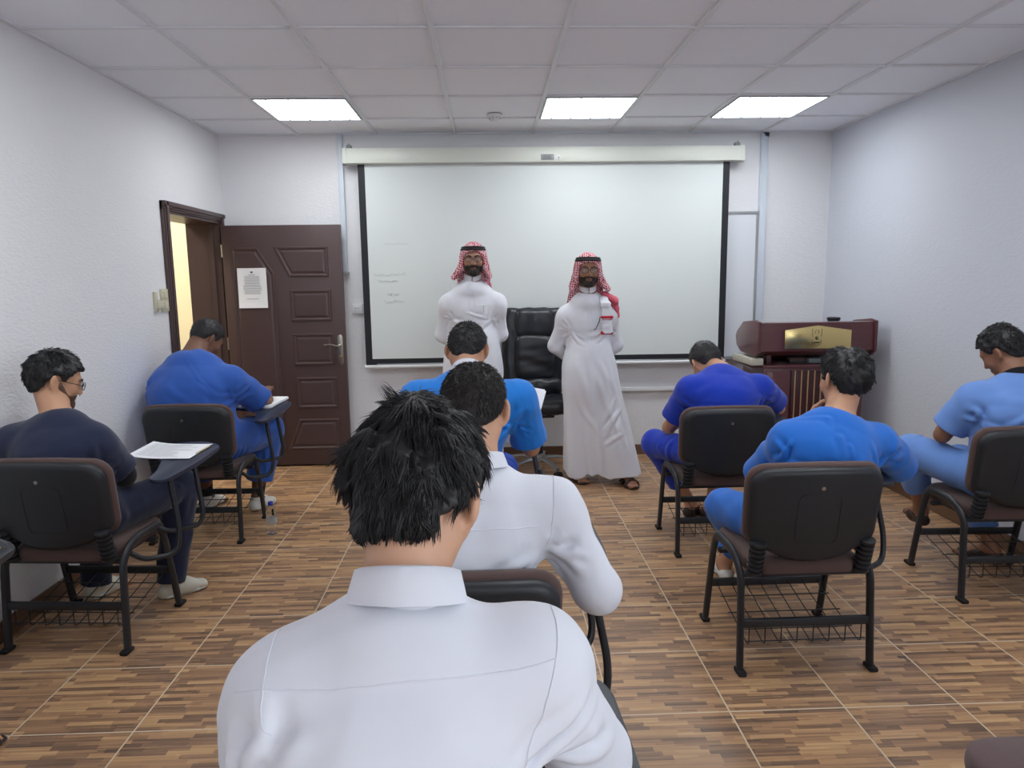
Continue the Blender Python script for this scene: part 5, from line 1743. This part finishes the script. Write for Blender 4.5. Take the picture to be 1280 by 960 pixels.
p.collar(M_white, r=0.066, hgt=0.034, gap=0.02, fold=False, name='undershirt_neckband')
p.seam([p.J['N'] - p.up * 0.12 + p.side * x - p.fwd * 0.14 - p.up * 0.02 * abs(x) * 5 for x in (-0.17, -0.08, 0, 0.08, 0.17)], 0.0016, M_blueC, name='yoke_seam')
p.trousers(mat('blue_trouser', srgb(30, 70, 170), 0.85), seed=56); p.shoes('trainer')

# ---------------------------------------------------------------- D: white shirt, cropped hair
f, u_ = look(4, 32, 0)
J = seat_joints('D', P=(-0.10, 1.80, 0.585), N=(-0.035, 1.81, 1.035), SL=(-0.215, 1.79, 0.955), SR=(0.165, 1.81, 0.955), head=(-0.042, 1.88, 1.20), hf=f, hu=u_,
                EL=(-0.30, 1.96, 0.74), WL=(-0.08, 2.22, 0.77), ER=(0.270, 1.735, 0.745), WR=(0.14, 2.18, 0.785))
p = Person('student in a white shirt with cropped black hair, second from the camera', (-0.08, 1.85), J, 'light', h=0.005); p.body()
p.hair(M_hair2, 0.011, NAPE, seed=71, tufts=5200, length=0.011, lift=0.55, rough=0.0012, curl=0.25, width=0.0013, h=0.0045)
p.top('shirt', M_white, 0.016, long=True, r0=0.066, r1=0.062, neck=0.062, seed=65, n_back=9, fold=0.010, cuff=0.040, h=0.005)
p.collar(M_white, r=0.064, hgt=0.045, gap=0.12)
q = p.J
p.seam([q['N'] - p.up * 0.10 + p.side * x - p.fwd * 0.14 for x in (-0.17, -0.08, 0, 0.08, 0.17)], 0.0014, M_white, name='yoke_seam')
p.seam([q['SR'] + p.up * 0.07 - p.side * 0.01, q['SR'] - p.fwd * 0.07 - p.side * 0.01, q['SR'] - p.fwd * 0.08 - p.up * 0.08 - p.side * 0.02], 0.0014, M_white, name='sleeve_seam')
p.trousers(mat('black_trousers', srgb(34, 34, 38), 0.85), seed=66); p.shoes('trainer', M_sandal)

# ---------------------------------------------------------------- E: white shirt, tousled hair, closest
f, u_ = look(16, 30, 2)
J = seat_joints('E', P=(-0.19, 0.80, 0.59), N=(-0.118, 0.895, 1.105), SL=(-0.262, 0.85, 1.030), SR=(0.050, 0.88, 1.045), head=(-0.105, 0.985, 1.245), hf=f, hu=u_,
                EL=(-0.335, 1.02, 0.80), WL=(-0.12, 1.22, 0.77), ER=(0.145, 1.02, 0.80), WR=(0.08, 1.28, 0.785))
p = Person('student in a white shirt with tousled black hair, closest to the camera', (-0.15, 0.85), J, 'light', h=0.005); p.body()
NE = [(-0.12, -0.086), (-0.07, -0.080), (-0.050, -0.052), (-0.038, -0.005), (-0.02, 0.018), (0.004, 0.022), (0.016, 0.000), (0.026, 0.002), (0.034, 0.010), (0.06, 0.040), (0.088, 0.045), (0.13, 0.046)]
p.hair(M_hair, 0.012, NE, seed=81, tufts=20000, length=0.036, lift=0.02, rough=0.007, curl=0.27, width=0.0012, top_extra=0.005, h=0.0045, droop=0.09, side_bulge=0.006, clear_ear=0.016, wavy=0.8, clump=620)
p.top('shirt', M_white, 0.016, long=True, r0=0.068, r1=0.066, neck=0.062, seed=75, n_back=7, fold=0.009, cuff=0.040, h=0.0045, und=0.002, extra=[
    ((0.035, 0.79, 0.92), (0.13, 0.88, 0.985), 0.012, 0.011), ((0.045, 0.79, 0.89), (0.155, 0.92, 0.93), 0.013, 0.012), ((0.03, 0.78, 0.96), (0.10, 0.84, 1.02), 0.009, 0.011),
    ((0.06, 0.80, 0.86), (0.16, 0.95, 0.88), 0.011, 0.012), ((-0.30, 0.80, 1.0), (-0.25, 0.78, 0.90), 0.009, 0.012), ((-0.32, 0.83, 0.98), (-0.29, 0.80, 0.88), 0.010, 0.012),
    ((0.02, 0.76, 0.98), (-0.06, 0.74, 0.86), 0.005, 0.022), ((-0.22, 0.77, 0.98), (-0.16, 0.74, 0.86), 0.005, 0.022)])
p.collar(M_white, r=0.066, hgt=0.050, gap=0.12, lean=0.1)
q = p.J
p.seam([(-0.31, 0.80, 1.06), (-0.21, 0.76, 1.085), (-0.11, 0.75, 1.098), (0.0, 0.76, 1.100), (0.085, 0.80, 1.095)], 0.0011, M_white, name='yoke_seam', n=60)
for sx, S_ in ((-1, 'SL'), (1, 'SR')):
    p.seam([q[S_] + p.up * 0.07 + p.side * 0.018 * sx, q[S_] - p.fwd * 0.07 + p.side * 0.012 * sx, q[S_] - p.fwd * 0.08 - p.up * 0.10 - p.side * 0.010 * sx, q[S_] - p.fwd * 0.06 - p.up * 0.17 - p.side * 0.025 * sx], 0.0011, M_white, name='sleeve_seam', n=50)
p.trousers(mat('grey_trousers', srgb(70, 72, 78), 0.85), seed=76, h=0.008); p.shoes('trainer', M_sandal)

# ---------------------------------------------------------------- I: only the white-robed knee shows at the left edge
f, u_ = look(10, 30, 0)
J = seat_joints('I', SL=(-2.03, 1.74, 0.93), EL=(-2.035, 1.88, 0.70), KR=(-1.615, 2.02, 0.50), AR=(-1.76, 2.13, 0.095), TR=(0.3, 1, 0))
p = Person('person at the left edge of the photo with only a white-clad knee showing', (-1.9, 1.7), J, 'tan', h=0.008); p.body()
p.hair(M_hair, 0.011, NAPE, seed=91, tufts=0)
p.top('shirt', M_thobe, 0.018, long=True, neck=0.062, seed=85, fold=0.006, h=0.008)
p.trousers(M_thobe, hem=(0.55, 0.55), seed=86, name='thobe_skirt', h=0.008, r=(0.10, 0.10, 0.10), flare=1.0); p.shoes('sandal')
# ================================================================ the two standing teachers
def check_material():
    m = bpy.data.materials.new('red_white_check'); m.use_nodes = True
    nt = m.node_tree; b = nt.nodes.get('Principled BSDF'); b.inputs['Roughness'].default_value = 0.9
    tc = nt.nodes.new('ShaderNodeTexCoord')
    mp = nt.nodes.new('ShaderNodeMapping'); mp.inputs['Rotation'].default_value = (0.3, 0.5, 0.785)
    nt.links.new(tc.outputs['Object'], mp.inputs['Vector'])
    ck = nt.nodes.new('ShaderNodeTexChecker'); ck.inputs['Scale'].default_value = 80
    ck.inputs['Color1'].default_value = srgb(150, 26, 46); ck.inputs['Color2'].default_value = srgb(222, 186, 194)
    nt.links.new(mp.outputs[0], ck.inputs['Vector'])
    nt.links.new(ck.outputs['Color'], b.inputs['Base Color'])
    return m
M_check = check_material()
M_redcloth = mat('red_check_fold', srgb(200, 92, 108), 0.9, var=0.12, var_scale=60)
M_redstripe = mat('red_stripe', srgb(176, 40, 56), 0.9)
M_agal = mat('black_cord', srgb(22, 22, 26), 0.6, bump=0.4, bump_scale=200, bdist=0.002)

def scarf(p, lw, rw, seed):
    """headscarf: crown, side falls and back fall, open round the face; two cord rings on top"""
    hp = p.hp
    P = [ell(hp(0, -0.012, 0.032), (0.089, 0.108, 0.096), side=p.hr, axis=p.hu),
         prim(hp(0, -0.045, 0.02), hp(0, -0.085, -0.13), (0.090, 0.060), (0.120, 0.050), side=p.hr, k=0.04),
         prim(hp(0, -0.085, -0.13), hp(0, -0.125, -0.26), (0.120, 0.045), (0.145, 0.030), side=p.hr, k=0.04)]
    for sx, w_ in ((-1, rw), (1, lw)):
        P += [prim(hp(sx * 0.070, 0.010, 0.035), hp(sx * 0.083, 0.000, -0.06), (0.022, 0.050), (0.026, 0.045), side=p.hr, k=0.03),
              prim(hp(sx * 0.083, 0.000, -0.06), hp(sx * w_, -0.02, -0.135), (0.026, 0.045), (0.022, 0.050), side=p.hr, k=0.03)]
    P += [prim(hp(0, 0.045, -0.02), hp(0, 0.18, -0.03), (0.0655, 0.078), (0.080, 0.078), side=p.hr, k=0.008, op='-'),
          prim(hp(0, 0.06, -0.05), hp(0, 0.09, -0.30), (0.062, 0.075), (0.075, 0.09), side=p.hr, k=0.015, op='-'),
          ell(hp(0, 0.0, -0.02), (0.0795, 0.098, 0.11), side=p.hr, axis=p.hu, k=0.004, op='-')]
    # folds falling from the cord
    rs = np.random.RandomState(seed)
    A, B_ = [], []
    for i in range(16):
        sx = rs.choice([-1, 1]); y0 = rs.uniform(-0.08, 0.05)
        A.append(hp(sx * 0.1, y0, rs.uniform(-0.02, 0.05))); B_.append(hp(sx * rs.uniform(0.10, 0.15), y0 - 0.03, rs.uniform(-0.16, -0.07)))
    D = add_disp(folds([(l, rs.uniform(0.004, 0.009), rs.uniform(0.006, 0.011)) for l in lay(P, A, B_)]), wave(seed, 40, 0.002))
    implicit('headscarf', P, M_check, p.root, p.o, 0.005, D, 0.01)
    for zc, rr in ((0.066, 0.0085), (0.080, 0.0085)):
        pts = []
        kx = math.sqrt(max(0.05, 1 - ((zc - 0.032) / 0.096) ** 2))
        for i in range(49):
            a = 2 * PI * i / 48
            pts.append(Vector(hp((0.089 * kx + 0.005) * math.cos(a), -0.012 + (0.108 * kx + 0.005) * math.sin(a), zc + 0.008 * math.sin(a)) - p.o))
        bm = bmesh.new(); tube(bm, pts, rr, n=10, up=tuple(p.hu)); obj('cord_ring', bm, M_agal, p.root)

def thobe(p, hem, feet_spread=(0.125, 0.135), seed=1, pocket=True, extra=(), w0=0.158, hem_r=(0.235, 0.17)):
    J = p.J
    fl = [(V3(0, 0, hem), V3(0, 0, -1))]
    P = p.torso(0.016)
    for sd in 'LR':
        P += p.sleeve(sd, long=True, r0=0.062, r1=0.056, cuff=0.042)
    mid = (J['AL'] + J['AR']) / 2
    hem_c = V3(mid[0], mid[1], hem - 0.02)
    wst = J['P'] + p.up * 0.10
    P += [prim(wst, J['P'] - p.up * 0.1, (w0 * p.b + 0.02, 0.128 * p.b), (w0 * p.b + 0.034, 0.14 * p.b), side=p.side, k=0.05)]
    for sd in 'LR':
        H, A = J['H' + sd], J['A' + sd]
        P += [prim(H + V3(0, 0, 0.02), V3(A[0], A[1], hem - 0.02), 0.105, feet_spread, side=p.side, k=0.09, cuts=fl)]
    P += [prim(J['P'] - p.up * 0.1, hem_c, (w0 * p.b + 0.030, 0.135), (hem_r[0] * 0.78, hem_r[1] * 0.78), side=p.side, k=0.08, cuts=fl)]
    P += [prim(J['N'] - p.up * 0.01, p.hp(0, -0.01, -0.06), 0.058, 0.058, k=0.008, op='-')]
    rs = np.random.RandomState(seed)
    ctr = J['P']
    ph = rs.uniform(0, 6.28, 6); fr = (5, 7, 9, 4, 11, 6)
    def drape(X):
        q = X - (mid + (ctr - mid) * np.clip((X[:, 2:3] - 0) / ctr[2], 0, 1))
        th = np.arctan2(q @ p.side, q @ p.fwd)
        g = np.clip((ctr[2] + 0.05 - X[:, 2]) / (ctr[2] - hem), 0, 1)
        o = 0
        for a, b in zip(fr, ph):
            o = o + np.sin(a * th + b + 0.9 * np.sin(X[:, 2] * 4 + b))
        return -o * 0.0042 * g ** 0.7
    D = add_disp(p.auto_folds(P, seed, 5, 0, 0.008, extra=extra), drape, wave(seed + 4, 15, 0.0025, (1.4, 1.4, 0.5)))
    V, F = sdf_geo(P, 0.006, D, 0.03, 1)
    p.tp, p.td = P, D
    p.top_o = geo_obj('thobe', V, F, M_thobe, p.root, p.o)
    # placket, pocket
    c = J['N']
    fz = p.fwd * 0.16
    for x in (-0.017, 0.017):
        p.seam([c + p.side * x + fz - p.up * z for z in (0.045, 0.15, 0.28, 0.42)], 0.0022, M_thobe, name='placket_seam', n=30)
    if pocket:
        for a, b in (((0.05, 0.155), (0.145, 0.150)), ((0.145, 0.150), (0.142, 0.265)), ((0.142, 0.265), (0.054, 0.268)), ((0.054, 0.268), (0.05, 0.155))):
            p.seam([c - p.side * a[0] + fz - p.up * a[1], c - p.side * (a[0] + b[0]) / 2 + fz - p.up * (a[1] + b[1]) / 2, c - p.side * b[0] + fz - p.up * b[1]], 0.0022, M_thobe, name='pocket_seam', n=14)

def face(p, beard=0.007):
    p.brows(M_beard); p.eyes(); p.lips()
    p.beard(M_beard, beard)
    p.glasses()

# M1, left
J = dict(P=(-0.12, 5.44, 0.95), N=(-0.112, 5.43, 1.515), SL=(0.064, 5.45, 1.372), SR=(-0.292, 5.45, 1.372), EL=(0.098, 5.53, 1.12), ER=(-0.352, 5.53, 1.12),
         WL=(-0.03, 5.65, 1.0), WR=(-0.20, 5.655, 0.98), DL=(-0.8, 0.1, -0.5), DR=(0.8, 0.1, -0.5), pnL=(0, 1, 0), pnR=(0, 1, 0),
         HL=(-0.03, 5.44, 0.93), HR=(-0.21, 5.44, 0.93), KL=(-0.02, 5.43, 0.50), KR=(-0.22, 5.43, 0.50), AL=(-0.02, 5.45, 0.095), AR=(-0.22, 5.45, 0.095),
         TL=(0.2, -1, 0), TR=(-0.2, -1, 0), head=(-0.10, 5.39, 1.70), hf=(0.0, -1.0, -0.05), hu=(0, 0, 1))
p = Person('bearded teacher in a white thobe and red check headscarf, left of the office chair', (-0.12, 5.44), J, 'tanned', bulk=1.08); p.opt = {'curlL': 0.5, 'curlR': 0.5}
p.body(h=0.005); face(p, 0.009); scarf(p, 0.150, 0.118, 5)
thobe(p, 0.06, seed=7)
p.collar(M_thobe, r=0.066, hgt=0.055, gap=0.05, fold=False, lean=-0.1, nz=0.034, tilt=0.05, sink=0.03)
bm = bmesh.new(); c = p.J['N'] - p.side * 0.085 + p.fwd * 0.138 - p.up * 0.16
tube(bm, [Vector(c - p.o), Vector(c - p.up * 0.05 + p.fwd * 0.006 - p.o)], 0.004, n=8); obj('pen_clip', bm, M_alu, p.root)
p.shoes('sandal')

# M2, right
J = dict(P=(0.755, 5.235, 0.86), N=(0.742, 5.235, 1.42), SL=(0.898, 5.26, 1.278), SR=(0.588, 5.26, 1.278), EL=(0.968, 5.33, 1.04), ER=(0.508, 5.33, 1.04),
         WL=(0.845, 5.44, 0.91), WR=(0.665, 5.445, 0.90), DL=(-0.8, 0.1, -0.5), DR=(0.8, 0.1, -0.5), pnL=(0, 1, 0), pnR=(0, 1, 0),
         HL=(0.84, 5.235, 0.85), HR=(0.67, 5.235, 0.85), KL=(0.93, 5.18, 0.47), KR=(0.67, 5.22, 0.47), AL=(1.02, 5.15, 0.10), AR=(0.675, 5.30, 0.10),
         TL=(0.22, -1, 0), TR=(0.15, -1, 0), head=(0.737, 5.195, 1.605), hf=(-0.03, -1.0, -0.04), hu=(0.02, 0, 1))
p = Person('teacher in a white thobe with a red and white scarf over one shoulder', (0.755, 5.24), J, 'brown', bulk=0.95); p.opt = {'curlL': 0.5, 'curlR': 0.5}
p.body(h=0.005); face(p, 0.005); scarf(p, 0.112, 0.150, 9)
rs_ = np.random.RandomState(4)
EX = []
for i in range(8):      # cloth pulled from his right hip towards the left foot
    x_, z_ = rs_.uniform(0.60, 0.95), rs_.uniform(0.55, 1.0)
    EX.append(((x_, 5.06, z_), (x_ + rs_.uniform(0.06, 0.20), 5.0, z_ - rs_.uniform(0.15, 0.42)), rs_.uniform(0.004, 0.009), rs_.uniform(0.012, 0.024)))
for i in range(6):
    z_ = rs_.uniform(0.30, 0.82)
    EX.append(((0.98, 5.12, z_), (0.98 - rs_.uniform(0.10, 0.22), 5.02, z_ - rs_.uniform(0.05, 0.25)), rs_.uniform(0.004, 0.008), rs_.uniform(0.010, 0.018)))
thobe(p, 0.075, seed=12, extra=EX, hem_r=(0.23, 0.15), w0=0.150)
p.collar(M_thobe, r=0.064, hgt=0.055, gap=0.05, fold=False, lean=-0.1, nz=0.034, tilt=0.05, sink=0.03)
# scarf tail thrown over his left shoulder
P = [prim((0.845, 5.20, 1.405), (0.858, 5.125, 1.36), (0.035, 0.014), (0.036, 0.012), side=p.side, k=0.02), prim((0.858, 5.125, 1.36), (0.868, 5.105, 1.15), (0.036, 0.012), (0.040, 0.010), side=p.side, k=0.02)]
tail = implicit('scarf_tail', P, M_thobe, p.root, p.o, 0.005, wave(5, 60, 0.002))
for z, hh in ((1.262, 0.012), (1.245, 0.004), (1.150, 0.014)):
    implicit('red_stripe', [prim((0.832, 5.114, z), (0.900, 5.114, z), (hh, 0.016), side=(0, 0, 1), k=0.01)], M_redstripe, tail, p.o, 0.004)
P = [prim((0.865, 5.22, 1.425), (0.935, 5.225, 1.375), (0.038, 0.024), (0.040, 0.026), side=(0, 1, 0), k=0.03), prim((0.935, 5.225, 1.375), (0.955, 5.24, 1.27), (0.040, 0.026), (0.034, 0.026), side=(0, 1, 0), k=0.03)]
implicit('scarf_fold', P, M_redcloth, p.root, p.o, 0.005, wave(8, 70, 0.004))
p.seam([(0.850, 5.05, 1.275), (0.838, 5.05, 1.225), (0.81, 5.05, 1.185), (0.780, 5.05, 1.165)], 0.0035, M_black, name='pocket_cord', n=20)
p.shoes('sandal')
# ================================================================ light and camera
w = bpy.data.worlds.new('World'); bpy.context.scene.world = w
w.use_nodes = True
nt = w.node_tree
bg = nt.nodes.get('Background')
sk = nt.nodes.new('ShaderNodeTexSky')
sk.sky_type = 'NISHITA' if 'NISHITA' in [e.identifier for e in sk.bl_rna.properties['sky_type'].enum_items] else sk.sky_type
sk.sun_elevation = math.radians(50); sk.sun_rotation = math.radians(200); sk.sun_disc = False
nt.links.new(sk.outputs[0], bg.inputs[0])
bg.inputs[1].default_value = 0.35
def area(name, loc, rot, sx, sy, power, col=(1, 1, 1)):
    l = bpy.data.lights.new(name, 'AREA'); l.shape = 'RECTANGLE'; l.size = sx; l.size_y = sy; l.energy = power; l.color = col
    o = bpy.data.objects.new(name, l); C.objects.link(o); o.location = loc; o.rotation_euler = rot
    return o
area('added_side_daylight', (RX + 0.14, (WY0 + WY1) / 2, (WZ0 + WZ1) / 2), (0, math.radians(90), 0), WZ1 - WZ0 - 0.1, WY1 - WY0 - 0.1, 55, (0.86, 0.93, 1.0))  # daylight added at the assumed, unseen window to light the room
area('corridor_lamp', (-3.2, 5.6, 2.78), (0, 0, 0), 0.5, 1.6, 42, (1.0, 0.96, 0.86))

cam = bpy.data.cameras.new('camera'); co = bpy.data.objects.new('camera', cam); C.objects.link(co)
cam.sensor_fit = 'HORIZONTAL'; cam.sensor_width = 36.0
cam.lens = 882.73 / 1280 * 36.0
cam.clip_start = 0.05
yaw, pitch, roll = 0.0330148, 0.1483620, -0.0134273
Fv = Vector((math.sin(yaw) * math.cos(pitch), math.cos(yaw) * math.cos(pitch), -math.sin(pitch)))
Rv = Vector((math.cos(yaw), -math.sin(yaw), 0)); Uv = Rv.cross(Fv)
R2 = Rv * math.cos(roll) + Uv * math.sin(roll); U2 = -Rv * math.sin(roll) + Uv * math.cos(roll)
co.matrix_world = Matrix(((R2.x, U2.x, -Fv.x, 0), (R2.y, U2.y, -Fv.y, 0), (R2.z, U2.z, -Fv.z, 1.55), (0, 0, 0, 1)))
sc = bpy.context.scene
sc.camera = co
sc.view_settings.view_transform = 'Standard'
sc.view_settings.look = 'None'
sc.view_settings.exposure = 0.0
sc.view_settings.gamma = 1.0
sc.view_settings.use_curve_mapping = False
sc.cycles.use_denoising = True
sc.cycles.max_bounces = 8
